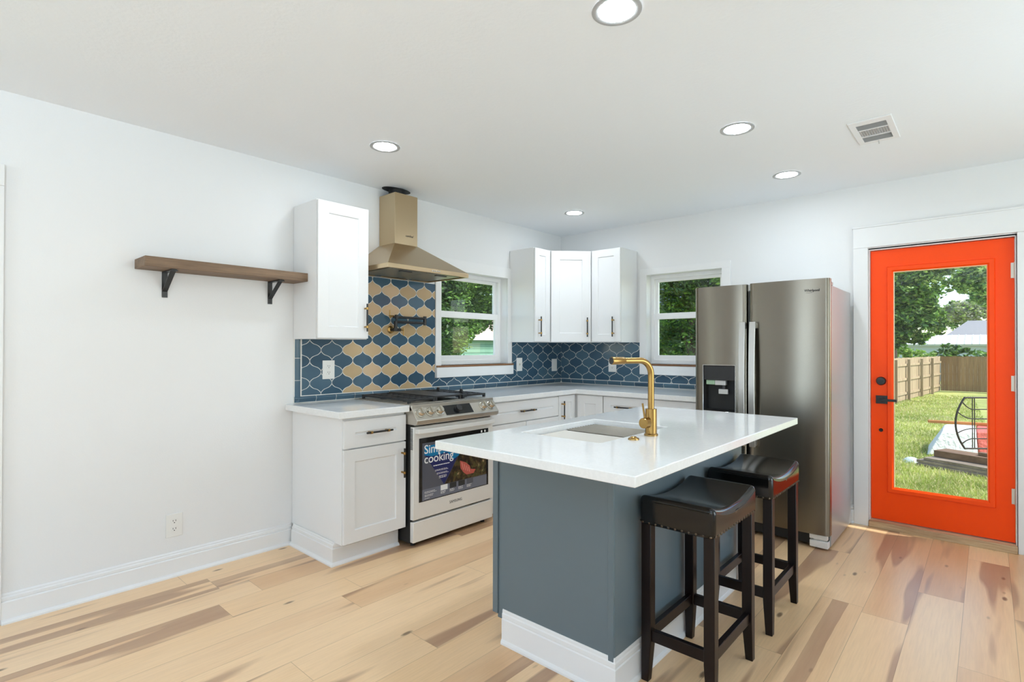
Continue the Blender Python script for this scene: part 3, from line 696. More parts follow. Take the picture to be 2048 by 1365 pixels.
obj('sticker', st, [SNAVY, SBLUE, SGREY, SGREY2, SFOOD, SMEAT, WHITEPRINT, SLOT, mat('sticker_pink', lin(226, 150, 138), 0.35)], od, smooth=0, label='blue and grey promotional sticker')
obj('storage_drawer', MB().box(XS - 0.04, XS, SY0 + 0.004, SY1 - 0.004, 0.036, 0.170), STEELL, rg, 0.003)
for y in (SY0 + 0.05, SY1 - 0.05):
    for x in (0.10, 0.64): obj('levelling_foot', MB().cyl((x, y, 0), (x, y, 0.035), 0.016), BMATTE, rg)
def grate(y0, y1):
    g = MB(); z = 0.968
    for x in (0.085, 0.625): g.bar((x, y0, z), (x, y1, z), 0.014, 0.014)
    for y in (y0, y1): g.bar((0.085, y, z), (0.625, y, z), 0.014, 0.014)
    ym = (y0 + y1) / 2
    g.bar((0.355, y0, z), (0.355, y1, z), 0.012, 0.014); g.bar((0.085, ym, z), (0.625, ym, z), 0.012, 0.014)
    for x in (0.155, 0.22, 0.285, 0.425, 0.49, 0.555): g.bar((x, y0, z), (x, y1, z), 0.009, 0.012)
    for x in (0.085, 0.625):
        for y in (y0, y1): g.bar((x, y, 0.945), (x, y, 0.975), 0.018, 0.018)
    return g
obj('grate', grate(SY0 + 0.026, -2.335), IRON, rg, 0.002)
g2 = grate(-2.055, SY1 - 0.022)
for x in (0.22, 0.49): g2.prism([(x - 0.02, 0.975), (x + 0.02, 0.975), (x + 0.008, 1.005), (x - 0.008, 1.005)], 1.938, 1.952, M=FXP)
obj('grate', g2, IRON, rg, 0.002)
gp = MB().box(0.082, 0.628, -2.325, -2.065, 0.970, 0.982)
for x in (0.09, 0.62):
    for y in (-2.31, -2.08): gp.bar((x, y, 0.945), (x, y, 0.972), 0.018, 0.018)
obj('griddle', gp, IRON, rg, 0.003)
for (x, y) in ((0.22, -2.44), (0.49, -2.44), (0.22, -1.945), (0.49, -1.945), (0.355, -2.195)):
    obj('burner', MB().lathe([(0.0, 0.014), (0.030, 0.014), (0.034, 0.010), (0.034, 0.006), (0.046, 0.005), (0.046, 0.0)], (x, y, 0.945), (0, 0, 1), 20), IRON, rg)

# ------------------------------------------------------------------ range hood
hd = thing('range_hood', 'stainless chimney range hood with pyramid canopy above the range', 'range hood', (0.25, -2.254, 1.866))
HY0, HY1, HX = -2.629, -1.880, 0.50
ch = MB().slab((0.003, 0.205), (-2.360, -2.149), [(0.012, 0.197, -2.352, -2.157)], 2.095, 2.490)
obj('chimney', ch, STEELH, hd, 0.0015)
cn = MB()
a = [(0.003, HY0, 1.897), (HX, HY0, 1.897), (HX, HY1, 1.897), (0.003, HY1, 1.897)]; b = [(0.003, -2.364, 2.105), (0.209, -2.364, 2.105), (0.209, -2.145, 2.105), (0.003, -2.145, 2.105)]
e = [(x, y, 1.866) for x, y, z in a]; i_ = [(0.02, HY0 + 0.015, 1.866), (HX - 0.015, HY0 + 0.015, 1.866), (HX - 0.015, HY1 - 0.015, 1.866), (0.02, HY1 - 0.015, 1.866)]
j_ = [(x, y, 1.885) for x, y, z in i_]
cn.add(b + a + e + i_ + j_, [(k * 4 + q, k * 4 + (q + 1) % 4, k * 4 + 4 + (q + 1) % 4, k * 4 + 4 + q) for k in range(4) for q in range(4)] + [(0, 1, 2, 3), (16, 17, 18, 19)])
obj('canopy', cn, STEELH, hd, 0.0015)
FILT = steel('filter_mesh', lin(150, 150, 140), 0.4)
for y0, y1 in ((HY0 + 0.05, -2.258), (-2.250, HY1 - 0.05)):
    fl = obj('grease_filter', MB().box(0.07, HX - 0.05, y0, y1, 1.868, 1.884), FILT, hd, 0.002)
    obj('latch', MB().box(HX - 0.10, HX - 0.075, (y0 + y1) / 2 - 0.05, (y0 + y1) / 2 + 0.05, 1.862, 1.870), DARKGREY, fl)
for y in (-2.40, -2.11): obj('hood_lamp', MB().lathe([(0, -0.002), (0.02, -0.002), (0.026, 0.0), (0.026, 0.012)], (0.045, y, 1.868)), CHROME, hd)
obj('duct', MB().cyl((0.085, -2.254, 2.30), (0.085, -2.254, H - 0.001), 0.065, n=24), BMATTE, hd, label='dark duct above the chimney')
obj('duct_shade_disc', MB().prism([(0.075 + 0.07 * math.cos(k * math.pi / 16) * 1.0, -2.254 + 0.125 * math.sin(k * math.pi / 16)) for k in range(32)], H - 0.0025, H - 0.0005), BMATTE, hd, label='black disc standing in for the shade above the chimney')  # flat black disc paints the shade on the ceiling by the duct
for k in range(5):
    y = -2.246 + k * 0.017; p = Vector((HX, y, 1.8815))
    obj('button', MB().cyl(p, p + Vector((0.005, 0, 0)), 0.0052, n=12), CHROME, hd)
tx = MB(); text(tx, "comfee'", 0.024, frame((0.2056, -2.224, 2.168), (0, 1, 0), (0, 0, 1), (1, 0, 0)), depth=0.0004, align='CENTER', bold=0.0002)
obj('lettering', tx, SLOT, hd)

# ------------------------------------------------------------------ pot filler
pf = thing('pot_filler', 'folded black pot filler with brass levers on the tiles over the range', 'faucet', (0.011, -2.247, 1.46))
yp = -2.247
obj('wall_flange', MB().lathe([(0.0, 0.012), (0.018, 0.012), (0.030, 0.004), (0.030, 0.0)], (0.011, yp - 0.012, 1.462), (1, 0, 0)), BRASS, pf)
bd = MB().cyl((0.02, yp - 0.012, 1.462), (0.075, yp - 0.012, 1.462), 0.013); bd.cyl((0.062, yp - 0.02, 1.462), (0.062, yp + 0.045, 1.462), 0.013); bd.cyl((0.062, yp, 1.455), (0.062, yp, 1.528), 0.014)
obj('body', bd, BLACK, pf)
obj('arm', MB().tube([(0.062, yp, 1.522), (0.062, yp + 0.28, 1.522)], 0.010), BLACK, pf)
obj('arm', MB().tube([(0.072, yp - 0.03, 1.560), (0.062, yp + 0.30, 1.560)], 0.010), BLACK, pf)
obj('elbow', MB().cyl((0.062, yp + 0.29, 1.505), (0.062, yp + 0.29, 1.578), 0.014), BLACK, pf)
sp_ = MB().cyl((0.072, yp + 0.002, 1.548), (0.072, yp + 0.002, 1.578), 0.015); sp_.cyl((0.072, yp + 0.002, 1.530), (0.072, yp + 0.002, 1.548), 0.008)
obj('spout_joint', sp_, BLACK, pf)
for (yy, z0, z1, s0, s1) in ((yp - 0.055, 1.548, 1.612, 1.565, 1.565), (yp + 0.075, 1.415, 1.478, 1.462, 1.462)):
    lv = MB().cyl((0.068, yy - 0.004, z0), (0.068, yy - 0.004, z1), 0.004); lv.cyl((0.068, yy - 0.006, s0), (0.068, yy + (0.035 if yy < yp else -0.03), s0), 0.008)
    obj('lever', lv, BRASS, pf, label='brass lever')

# ------------------------------------------------------------------ wooden shelf
sh = thing('wall_shelf', 'floating brown wood shelf on two black triangular brackets', 'shelf', (0.1, -3.48, 1.75))
obj('board', MB().box(0.002, 0.200, -3.945, -3.022, 1.752, 1.806), SHELFW, sh, 0.003)
for y in (-3.800, -3.200):
    b = MB(); b.box(0.001, 0.006, y - 0.014, y + 0.014, 1.605, 1.752); b.box(0.001, 0.172, y - 0.014, y + 0.014, 1.7455, 1.7518)
    b.bar((0.004, y, 1.640), (0.158, y, 1.748), 0.026, 0.005); b.cyl((0.005, y, 1.618), (0.009, y, 1.618), 0.006, n=10); b.box(0.14, 0.168, y - 0.02, y + 0.02, 1.742, 1.7475)
    obj('bracket', b, BLACK, sh)

# ------------------------------------------------------------------ refrigerator
FYF = -0.808
fr = thing('refrigerator', 'stainless side-by-side refrigerator with dispenser in its left door', 'refrigerator', (2.3, -0.4, 0))
obj('body', MB().box(1.862, 2.745, -0.735, -0.066, 0.016, 1.740), FSIDE, fr, 0.004, label='smooth grey painted side')
def fdoor(x0, x1, z0, z1, hole=None, dep=0.066):
    mb = MB(); xc, hw = (x0 + x1) / 2, (x1 - x0) / 2
    xs = [x0, x0 + 0.002, x0 + 0.007, x0 + 0.016] + [x0 + 0.03 + (x1 - x0 - 0.06) * k / 22 for k in range(23)] + [x1 - 0.016, x1 - 0.007, x1 - 0.002, x1]
    if hole: xs = sorted([x for x in xs if min(abs(x - hole[0]), abs(x - hole[1])) > 0.004] + [hole[0], hole[1]])
    def fy(x):
        t = min(x - x0, x1 - x); r = 0.016; e = 0 if t >= r else r - math.sqrt(max(r * r - (r - t) ** 2, 0))
        return FYF - 0.013 * (1 - ((x - xc) / hw) ** 2) + e + 0.006
    zs = [z0, z1] if not hole else [z0, hole[2], hole[3], z1]
    nz = len(zs); v = [(x, fy(x), z) for x in xs for z in zs]; f = []
    for i in range(len(xs) - 1):
        for j in range(nz - 1):
            if hole and hole[0] <= (xs[i] + xs[i + 1]) / 2 <= hole[1] and j == 1: continue
            f.append((i * nz + j, (i + 1) * nz + j, (i + 1) * nz + j + 1, i * nz + j + 1))
    n = len(v); v += [(x, FYF + dep, z) for x in xs for z in (z0, z1)]
    for i in range(len(xs) - 1):
        f.append((n + 2 * i, n + 2 * i + 1, n + 2 * i + 3, n + 2 * i + 2))
        f.append((i * nz, n + 2 * i, n + 2 * i + 2, (i + 1) * nz)); f.append((i * nz + nz - 1, (i + 1) * nz + nz - 1, n + 2 * i + 3, n + 2 * i + 1))
    f.append(tuple([j for j in range(nz)] + [n + 1, n])); L = len(xs) - 1
    f.append(tuple([L * nz + j for j in range(nz)][::-1] + [n + 2 * L, n + 2 * L + 1]))
    mb.add(v, f); return mb
DH = (1.926, 2.157, 0.858, 1.195)
ld = obj('door', fdoor(1.856, 2.234, 0.100, 1.778, DH), STEELF, fr, smooth=30, label='left freezer door with dispenser')
rd = obj('door', fdoor(2.252, 2.750, 0.100, 1.781), STEELF, fr, smooth=30, label='right refrigerator door')
dp = MB(); yb, yf = FYF + 0.058, FYF - 0.008
q0 = DH
dp.add([(q0[0], yf, q0[2]), (q0[1], yf, q0[2]), (q0[1], yf, q0[3]), (q0[0], yf, q0[3]), (q0[0] + 0.012, yb, q0[2] + 0.012), (q0[1] - 0.012, yb, q0[2] + 0.012), (q0[1] - 0.012, yb, q0[3]), (q0[0] + 0.012, yb, q0[3])],
       [(4, 5, 6, 7), (0, 1, 5, 4), (1, 2, 6, 5), (2, 3, 7, 6), (3, 0, 4, 7)])
ds = obj('dispenser', dp, BMATTE, ld, label='black water and ice dispenser recess')
FF = FY(FYF)
dq = MB().box(q0[0] + 0.003, q0[1] - 0.003, 1.086, q0[3] - 0.003, -0.04, 0.005, M=FF)
obj('dispenser_panel', dq, BGLASS, ld, 0.002)
dq = MB().slab((q0[0] - 0.004, q0[1] + 0.004), (q0[2] - 0.004, q0[3] + 0.004), [(q0[0], q0[1], q0[2], q0[3])], -0.01, 0.0115, M=FF)
obj('bezel', dq, CHROME, ld, 0.0015)
dq = MB().box(q0[0] + 0.016, q0[0] + 0.080, 1.052, 1.085, -0.035, -0.006, M=FF); dq.box(q0[0] + 0.082, q0[0] + 0.160, 1.050, 1.085, -0.035, -0.004, 1, M=FF); dq.box(q0[0] + 0.105, q0[0] + 0.172, 0.985, 1.02, -0.03, -0.012, 1, M=FF); dq.box(q0[0] + 0.13, q0[0] + 0.15, 1.018, 1.052, -0.035, -0.02, 2, M=FF)
obj('paddle', dq, [mat('pale_green_tag', lin(150, 180, 150), 0.3), LIGHTGREY, DARKGREY], ld, 0.002)
tx = MB(); text(tx, 'Whirlpool', 0.0215, FY(FYF - 0.0006) @ frame((2.606, 1.698, 0.0006), (1, 0, 0), (0, 1, 0), (0, 0, 1)), depth=0.0035, bold=0.0005)
sw = [(2.632 + 0.024 * math.cos(t), FYF - 0.0035, 1.698 + 0.009 * math.sin(t)) for t in [math.pi * (1.05 + 0.85 * k / 12) for k in range(13)]]
tx.tube(sw, 0.0009, 6)
obj('lettering', tx, SLOT, rd)
for x, par in ((2.2165, ld), (2.2845, rd)):
    hm = MB(); L = 17
    zz = [0.630 + (1.508 - 0.630) * k / (L - 1) for k in range(L)]
    yy = [FYF - 0.040 - 0.022 * math.sin(math.pi * k / (L - 1)) for k in range(L)]
    v = []
    for z, y in zip(zz, yy): v += [(x - 0.0205, y, z), (x + 0.0205, y, z), (x + 0.0205, y + 0.013, z), (x - 0.0205, y + 0.013, z)]
    f = [(k * 4 + i, k * 4 + (i + 1) % 4, k * 4 + 4 + (i + 1) % 4, k * 4 + 4 + i) for k in range(L - 1) for i in range(4)] + [(3, 2, 1, 0), ((L - 1) * 4, (L - 1) * 4 + 1, (L - 1) * 4 + 2, (L - 1) * 4 + 3)]
    hm.add(v, f)
    for z in (0.655, 1.483): hm.box(x - 0.016, x + 0.016, FYF - 0.034, FYF + 0.004, z - 0.022, z + 0.022)
    obj('handle', hm, HANDLE, par, 0.003)
kp = MB().box(1.87, 2.735, -0.765, -0.70, 0.022, 0.094)
obj('kick_grille', kp, BMATTE, fr, 0.002)
for x0, x1 in ((1.868, 1.975), (2.630, 2.738)):
    ft = MB().box(x0, x1, -0.792, -0.735, 0.012, 0.056); ft.box(x0, x1 - 0.003, -0.795, -0.74, 0.066, 0.097); ft.box(x0 + 0.02, x1 - 0.02, -0.775, -0.745, 0.05, 0.07)
    obj('hinge_foot', ft, STEELL, fr, 0.003)
for x0, x1 in ((1.862, 1.95), (2.66, 2.745)): obj('hinge_cover', MB().box(x0, x1, -0.80, -0.66, 1.741, 1.765), FSIDE, fr, 0.004)
for x in (1.92, 2.69):
    for y in (-0.66, -0.12): obj('levelling_foot', MB().cyl((x, y, 0.0), (x, y, 0.02), 0.018), BMATTE, fr)

# ------------------------------------------------------------------ kitchen island
IX0, IX1, IY0, IY1 = 1.832, 2.460, -2.990, -1.600
il = thing('kitchen_island', 'grey-blue painted island cabinet with white baseboard', 'island', (2.15, -2.29, 0))
bx = MB(); bx.box(IX0 + 0.022, IX1 - 0.004, IY0 + 0.008, IY1, 0.100, 0.655); bx.slab((IX0 + 0.022, IX1 - 0.004), (IY0 + 0.008, IY1), [(1.905, 2.385, -2.96, -2.29)], 0.655, 0.904)
obj('carcass', bx, [GREY], il)
obj('plinth', MB().box(1.905, IX1 - 0.004, IY0 + 0.012, IY1 - 0.01, 0, 0.100), BMATTE, il)
ep = MB().box(IX0 + 0.006, IX1, IY0, IY0 + 0.010, 0.125, 0.904)
ep.box(IX0 + 0.004, IX0 + 0.034, IY0 - 0.008, IY0, 0.125, 0.904); ep.box(IX1 - 0.022, IX1 + 0.002, IY0 - 0.005, IY0 + 0.004, 0.125, 0.904)
obj('end_panel', ep, GREY, il, 0.0015)
obj('back_panel', MB().box(IX1 - 0.004, IX1 + 0.004, IY0 + 0.002, IY1, 0.10, 0.904), GREY, il, 0.0015)
fN = FXN(IX0 + 0.022)
for a, b in ((1.603, 2.055), (2.059, 2.52), (2.524, 2.983)):
    dr = obj('drawer', MB().shaker(a, b, 0.735, 0.892, 0.022, fN, 0.055), CAB, il, 0.0012, label='white drawer front')
    do = obj('door', MB().shaker(a, b, 0.160, 0.725, 0.022, fN, 0.06), CAB, il, 0.0012, label='white door')
    pull((IX0, -(b - 0.045), 0.49), (IX0, -(b - 0.045), 0.68), (-1, 0, 0), do)
obj('baseboard_trim', MB().sweep([(dd * 0.5, z * 1.09) for dd, z in BB], [(1.893, IY0), (IX1 + 0.004, IY0), (IX1 + 0.004, IY1)]), TRIM, il, smooth=0, label='white stepped baseboard')
o = obj('countertop', MB().slab((1.828, 2.738), (-3.333, -1.527), [(1.940, 2.358, -2.925, -2.324)], 0.9055, 0.940), QUARTZ, None, 0.003)
tag(o, 'large white quartz island worktop with sink cut-out', 'countertop')
# sink
sk = MB(); s0 = (1.936, 2.362, -2.929, -2.320)
def rect(d, z): return [(s0[0] + d, s0[2] + d, z), (s0[1] - d, s0[2] + d, z), (s0[1] - d, s0[3] - d, z), (s0[0] + d, s0[3] - d, z)]
lv = [rect(-0.022, 0.9030), rect(0, 0.9030), rect(0.002, 0.880), rect(0.014, 0.878), rect(0.016, 0.700), rect(0.03, 0.685)]
sk.add([p for r_ in lv for p in r_], [(k * 4 + i, k * 4 + (i + 1) % 4, k * 4 + 4 + (i + 1) % 4, k * 4 + 4 + i) for k in range(5) for i in range(4)] + [(20, 21, 22, 23)])
so = obj('sink', sk, SINKST, None, 0.0); tag(so, 'stainless undermount sink sunk into the island', 'sink')
sm = so.modifiers.new('thickness', 'SOLIDIFY'); sm.thickness = 0.0015; sm.offset = 1
dn = MB().lathe([(0.0, 0.0), (0.035, 0.0), (0.044, 0.005), (0.056, 0.006), (0.056, 0.0)], (2.149, -2.60, 0.6856)); obj('drain', dn, CHROME, so)
# drying rack in the sink
rk = thing('drying_rack', 'steel wire drying rack lying across the far half of the sink', 'rack', (2.149, -2.467, 0.882))
rb = MB()
y = -2.588
while y < -2.345:
    rb.cyl((1.952, y, 0.914), (2.346, y, 0.914), 0.0036, n=8); y += 0.0235
obj('wires', rb, WIRE, rk)
for x in (1.952, 2.346): obj('side_rail', MB().box(x - 0.006, x + 0.006, -2.594, -2.340, 0.8805, 0.9135), CHROME, rk, 0.001)
cb = MB().box(1.952, 2.346, -2.915, -2.605, 0.8805, 0.914)
o = obj('cutting_board', cb, mat('pale_board', lin(214, 208, 198), 0.3), None, 0.003); tag(o, 'pale board lying over the near half of the sink', 'cutting board')
# island faucet
fc = thing('kitchen_faucet', 'brushed brass single-lever faucet standing on the island', 'faucet', (2.42, -2.613, 0.94))
bx_, by_ = 2.42, -2.613
obj('base', MB().lathe([(0.030, 0.0), (0.030, 0.006), (0.025, 0.010), (0.0245, 0.116), (0.0, 0.116)], (bx_, by_, 0.9402)), BRASS, fc)
sa = 0.38; sdv = Vector((-math.sin(sa), -math.cos(sa), 0)); B0 = Vector((bx_, by_, 0))
pts = [B0 + Vector((0, 0, z)) for z in (1.05, 1.10, 1.16, 1.205)]
for k in range(1, 11):
    t = math.pi / 2 * k / 10; pts.append(B0 + Vector((0, 0, 1.205)) + sdv * 0.062 * (1 - math.cos(t)) + Vector((0, 0, 0.062 * math.sin(t))))
pts += [B0 + Vector((0, 0, 1.267)) + sdv * s_ for s_ in (0.10, 0.145)]
sp_ = obj('spout', MB().tube(pts, 0.0136, 20), BRASS, fc)
P0 = B0 + Vector((0, 0, 1.267)) + sdv * 0.147; 
shd = obj('spray_head', MB().lathe([(0.0, 0.0), (0.0152, 0.0), (0.0165, 0.002), (0.0165, 0.064), (0.0150, 0.066)], P0, sdv), BRASS, fc)
obj('nozzle', MB().cyl(P0 + sdv * 0.0655, P0 + sdv * 0.068, 0.0145, n=20), BLACK, shd, label='black nozzle face')
hv = Vector((-0.10, -0.995, 0)).normalized(); K0 = Vector((bx_, by_, 0.998))
kb = MB().cyl(K0, K0 + hv * 0.030, 0.016, n=18); kb.lathe([(0.0, 0.062), (0.020, 0.062), (0.0225, 0.059), (0.0225, 0.030), (0.014, 0.027)], K0, hv, 22)
obj('valve_knob', kb, BRASS, fc)
obj('lever', MB().tube([K0 + hv * 0.046 + Vector((0, 0, 0.015)), K0 + hv * 0.052 + Vector((-0.006, -0.004, 0.085))], [0.0048, 0.0042], 10), BRASS, fc)
ab = MB().lathe([(0.0, 0.013), (0.010, 0.013), (0.013, 0.010), (0.013, 0.008), (0.018, 0.008), (0.0225, 0.005), (0.0235, 0.0)], (2.416, -2.759, 0.9402))
o = obj('air_switch', ab, BRASS, None); tag(o, 'small round brass button beside the faucet', 'button')

# ------------------------------------------------------------------ bar stools
def make_stool(cx_, cy_):
    r = thing('bar_stool', 'black leather saddle stool under the near corner of the island worktop', 'stool', (cx_, cy_, 0), 'saddle stools at the island')
    hx, hy, z0, zt = 0.149, 0.233, 0.620, 0.706
    nx, ny, nz = 12, 22, 5
    def P(i, j, k):
        u, v, t_ = i / nx * 2 - 1, j / ny * 2 - 1, k / nz
        top = zt + 0.034 * abs(v) ** 2.2
        bulge = 1 + 0.012 * math.sin(math.pi * t_)
        return (cx_ + u * hx * bulge, cy_ + v * hy * bulge, z0 + (top - z0) * t_ + (0.006 * (1 - u * u) * (1 - v * v) if k == nz else 0))
    ids = {}; v = []; f = []
    def I(i, j, k):
        if (i, j, k) not in ids: ids[(i, j, k)] = len(v); v.append(P(i, j, k))
        return ids[(i, j, k)]
    for i in range(nx):
        for j in range(ny):
            f.append((I(i, j, nz), I(i + 1, j, nz), I(i + 1, j + 1, nz), I(i, j + 1, nz))); f.append((I(i, j, 0), I(i, j + 1, 0), I(i + 1, j + 1, 0), I(i + 1, j, 0)))
    for k in range(nz):
        for i in range(nx):
            f.append((I(i, 0, k), I(i + 1, 0, k), I(i + 1, 0, k + 1), I(i, 0, k + 1))); f.append((I(i, ny, k), I(i, ny, k + 1), I(i + 1, ny, k + 1), I(i + 1, ny, k)))
        for j in range(ny):
            f.append((I(0, j, k), I(0, j, k + 1), I(0, j + 1, k + 1), I(0, j + 1, k))); f.append((I(nx, j, k), I(nx, j + 1, k), I(nx, j + 1, k + 1), I(nx, j, k + 1)))
    st_ = obj('seat', MB().add(v, f), LEATHER, r, 0.018, seg=4, smooth=50)
    st_.modifiers['bevel'].angle_limit = R(55)
    # piping seam and nailheads
    pm = MB()
    for sx in (-1, 1):
        pm.tube([(cx_ + sx * (hx + 0.0006), cy_ + hy * (t_ / 12 * 2 - 1) * 0.93, zt - 0.022 + 0.034 * abs(t_ / 12 * 2 - 1) ** 2.2) for t_ in range(13)], 0.0022, 6)
    for sy in (-1, 1):
        pm.tube([(cx_ + hx * (t_ / 8 * 2 - 1) * 0.88, cy_ + sy * (hy + 0.0008), zt - 0.022 + 0.034) for t_ in range(9)], 0.0022, 6)
    obj('piping', pm, LEATHER, st_)
    nm = MB(); z = z0 + 0.012
    def head(p, n): nm.lathe([(0.0, 0.0042), (0.0032, 0.0034), (0.0054, 0.0)], p, n, 8)
    k = 0
    for t_ in [(-1 + 2 * (i + 0.5) / 11) for i in range(11)]:
        for sy in (-1, 1): head((cx_ + t_ * hx, cy_ + sy * hy, z), (0, sy, 0))
    for t_ in [(-1 + 2 * (i + 0.5) / 17) for i in range(17)]:
        for sx in (-1, 1): head((cx_ + sx * hx, cy_ + t_ * hy, z), (sx, 0, 0))
    obj('nailhead_trim', nm, NAIL, st_)
    lx, ly, hw = 0.126, 0.204, 0.0205
    for sx in (-1, 1):
        for sy in (-1, 1):
            X, Y = cx_ + sx * lx, cy_ + sy * ly
            xo, yo = X + sx * hw, Y + sy * hw           # outer faces stay straight; inner faces taper below the stretchers
            def sect(wd): return [(xo, yo), (xo - sx * wd, yo), (xo - sx * wd, yo - sy * wd), (xo, yo - sy * wd)]
            v = []; secs = [(0.0, 0.030), (0.155, 0.041), (0.640, 0.041)]
            for z, wd in secs: v += [(a_, b_, z) for a_, b_ in sect(wd)]
            f = [(k * 4 + i, k * 4 + (i + 1) % 4, k * 4 + 4 + (i + 1) % 4, k * 4 + 4 + i) for k in range(2) for i in range(4)] + [(0, 1, 2, 3), (8, 9, 10, 11)]
            obj('leg', MB().add(v, f), STOOLW, r, 0.0025)
    for sy in (-1, 1): obj('stretcher', MB().box(cx_ - lx + 0.01, cx_ + lx - 0.01, cy_ + sy * ly - 0.011, cy_ + sy * ly + 0.011, 0.160, 0.205), STOOLW, r, 0.002)
    for sx in (-1, 1): obj('stretcher', MB().box(cx_ + sx * lx - 0.011, cx_ + sx * lx + 0.011, cy_ - ly + 0.01, cy_ + ly - 0.01, 0.160, 0.205), STOOLW, r, 0.002)
    return r
s1 = make_stool(2.628, -2.592)
s2 = copy_tree(s1); s2.location = (2.631, -1.909, 0); s2['label'] = 'black leather saddle stool at the island end nearer the refrigerator'

# ------------------------------------------------------------------ ceiling lights and vent
LL = [(2.514, -3.062, 'recessed ceiling light nearest the camera, biggest of the five'), (0.775, -2.847, 'recessed ceiling light in front of the range hood chimney'),
      (2.474, -1.698, 'recessed ceiling light above the middle of the island'), (2.460, -0.658, 'recessed ceiling light above the refrigerator'), (0.718, -0.770, 'recessed ceiling light near the corner wall cabinets')]
CANW = 1.0
base = None
for x, y, lab in LL:
    if base is None:
        base = thing('recessed_light', lab, 'ceiling light', (x, y, H), 'recessed ceiling lights')
        obj('trim_ring', MB().lathe([(0.090, 0.0), (0.090, -0.004), (0.085, -0.006), (0.072, -0.004), (0.066, -0.0015)], (x, y, H - 0.0005), n=40), mat('lamp_trim', (0.42, 0.42, 0.42, 1), 0.35), base)
        obj('lens', MB().lathe([(0.0, -0.0022), (0.068, -0.0022), (0.068, -0.0012)], (x, y, H - 0.0005), n=40), LENS, base)
        ll = bpy.data.lights.new('lamp', 'AREA'); ll.shape = 'DISK'; ll.size = 0.13; ll.energy = CANW; ll.spread = R(95); ll.color = (0.74, 0.87, 1.0)
        lo_ = bpy.data.objects.new('lamp', ll); C.objects.link(lo_); lo_.parent = base; lo_.location = (0, 0, -0.004)
    else:
        cpy = copy_tree(base); cpy.location = (x, y, H); cpy['label'] = lab
vt = thing('ceiling_vent', 'white ceiling air vent with louvres and a small lever', 'vent', (3.044, -1.165, H))
VP = mat('vent_white', (0.82, 0.82, 0.82, 1), 0.4)
FC = frame((0, 0, H), (1, 0, 0), (0, -1, 0), (0, 0, -1))
obj('frame', MB().slab((2.945, 3.143), (0.972, 1.366), [(2.975, 3.113, 1.004, 1.304)], 0, 0.007, M=FC), VP, vt, 0.002)
obj('vent_shade_plate', MB().box(2.975, 3.113, 1.004, 1.304, 0.0, 0.0008, M=FC), mat('vent_shadow', (0.45, 0.45, 0.45, 1), 0.7), vt)  # flat plate, its grey stands in for shade inside the vent
lo = MB()
for v0, v1 in ((1.006, 1.098), (1.222, 1.302)):
    k = v0
    while k < v1:
        lo.add([(2.975, k, 0.001), (3.113, k, 0.001), (3.113, k + 0.0075, 0.007), (2.975, k + 0.0075, 0.007)], [(0, 1, 2, 3)], 0, FC); k += 0.009
lo.box(2.975, 3.113, 1.098, 1.104, 0.0, 0.008, M=FC); lo.box(2.975, 3.113, 1.216, 1.222, 0.0, 0.008, M=FC)
for k in range(12):
    u = 2.979 + k * 0.0118; lo.add([(u, 1.104, 0.001), (u, 1.216, 0.001), (u + 0.007, 1.216, 0.0075), (u + 0.007, 1.104, 0.0075)], [(0, 1, 2, 3)], 0, FC)
obj('louvres', lo, VP, vt, smooth=0)
obj('lever', MB().tube([(3.044, -1.0, H - 0.004), (3.044, -0.995, H - 0.015), (3.042, -0.975, H - 0.018)], 0.003, 8), LIGHTGREY, vt)

# ------------------------------------------------------------------ outside: back yard
GZ = -0.60
def lawn_mat():
    m = mat('lawn', rough=0.9); t = NT(m); p = t.pos()
    a = t.noise(p, 0.9, 4); b = t.noise(p, 9, 4, 0.7); c = t.noise(p, 60, 2)
    k = t.ramp(t.m('ADD', t.m('MULTIPLY', a, 0.55), t.m('MULTIPLY', b, 0.45)), [(0.36, lin(150, 138, 104)), (0.46, lin(150, 160, 84)), (0.58, lin(184, 186, 104)), (0.70, lin(220, 208, 150))])
    t.set('Base Color', t.mix(0.35, k, t.ramp(c, [(0.35, (0.4, 0.4, 0.4)), (0.65, (1, 1, 1))]), 'MULTIPLY')); t.bump(c, 0.5, 0.03); return m
LAWN = lawn_mat()
structure('ground', MB().box(-40, 30, 0.14, 80, GZ - 0.2, GZ), LAWN, 'sunny patchy lawn beyond the orange door', 'lawn')
gl = bpy.data.objects['ground']
structure('ground_side', MB().box(-40, -0.14, -20, 0.14, GZ - 0.2, GZ), LAWN, 'shaded lawn outside the hood window', 'lawn')
structure('sun_shaping_eave', MB().box(-0.7, 6.3, 0.14, 0.72, 2.56, 2.70), TRIM, 'unseen white eave slab sized to trim the sun patch at the door', 'eave')  # out of view; depth set to shape the sun patch on the floor
structure('sun_block_slab', MB().box(5.82, 9.5, -9.0, 0.62, 2.56, 2.70), TRIM, 'unseen slab added to keep the sun out of the side openings', 'sun blocker')  # added out of view to block sun through the side openings
structure('ground_right', MB().box(5.82, 30, -30, 0.14, GZ - 0.2, GZ), LAWN, 'lawn outside the added side openings', 'lawn')
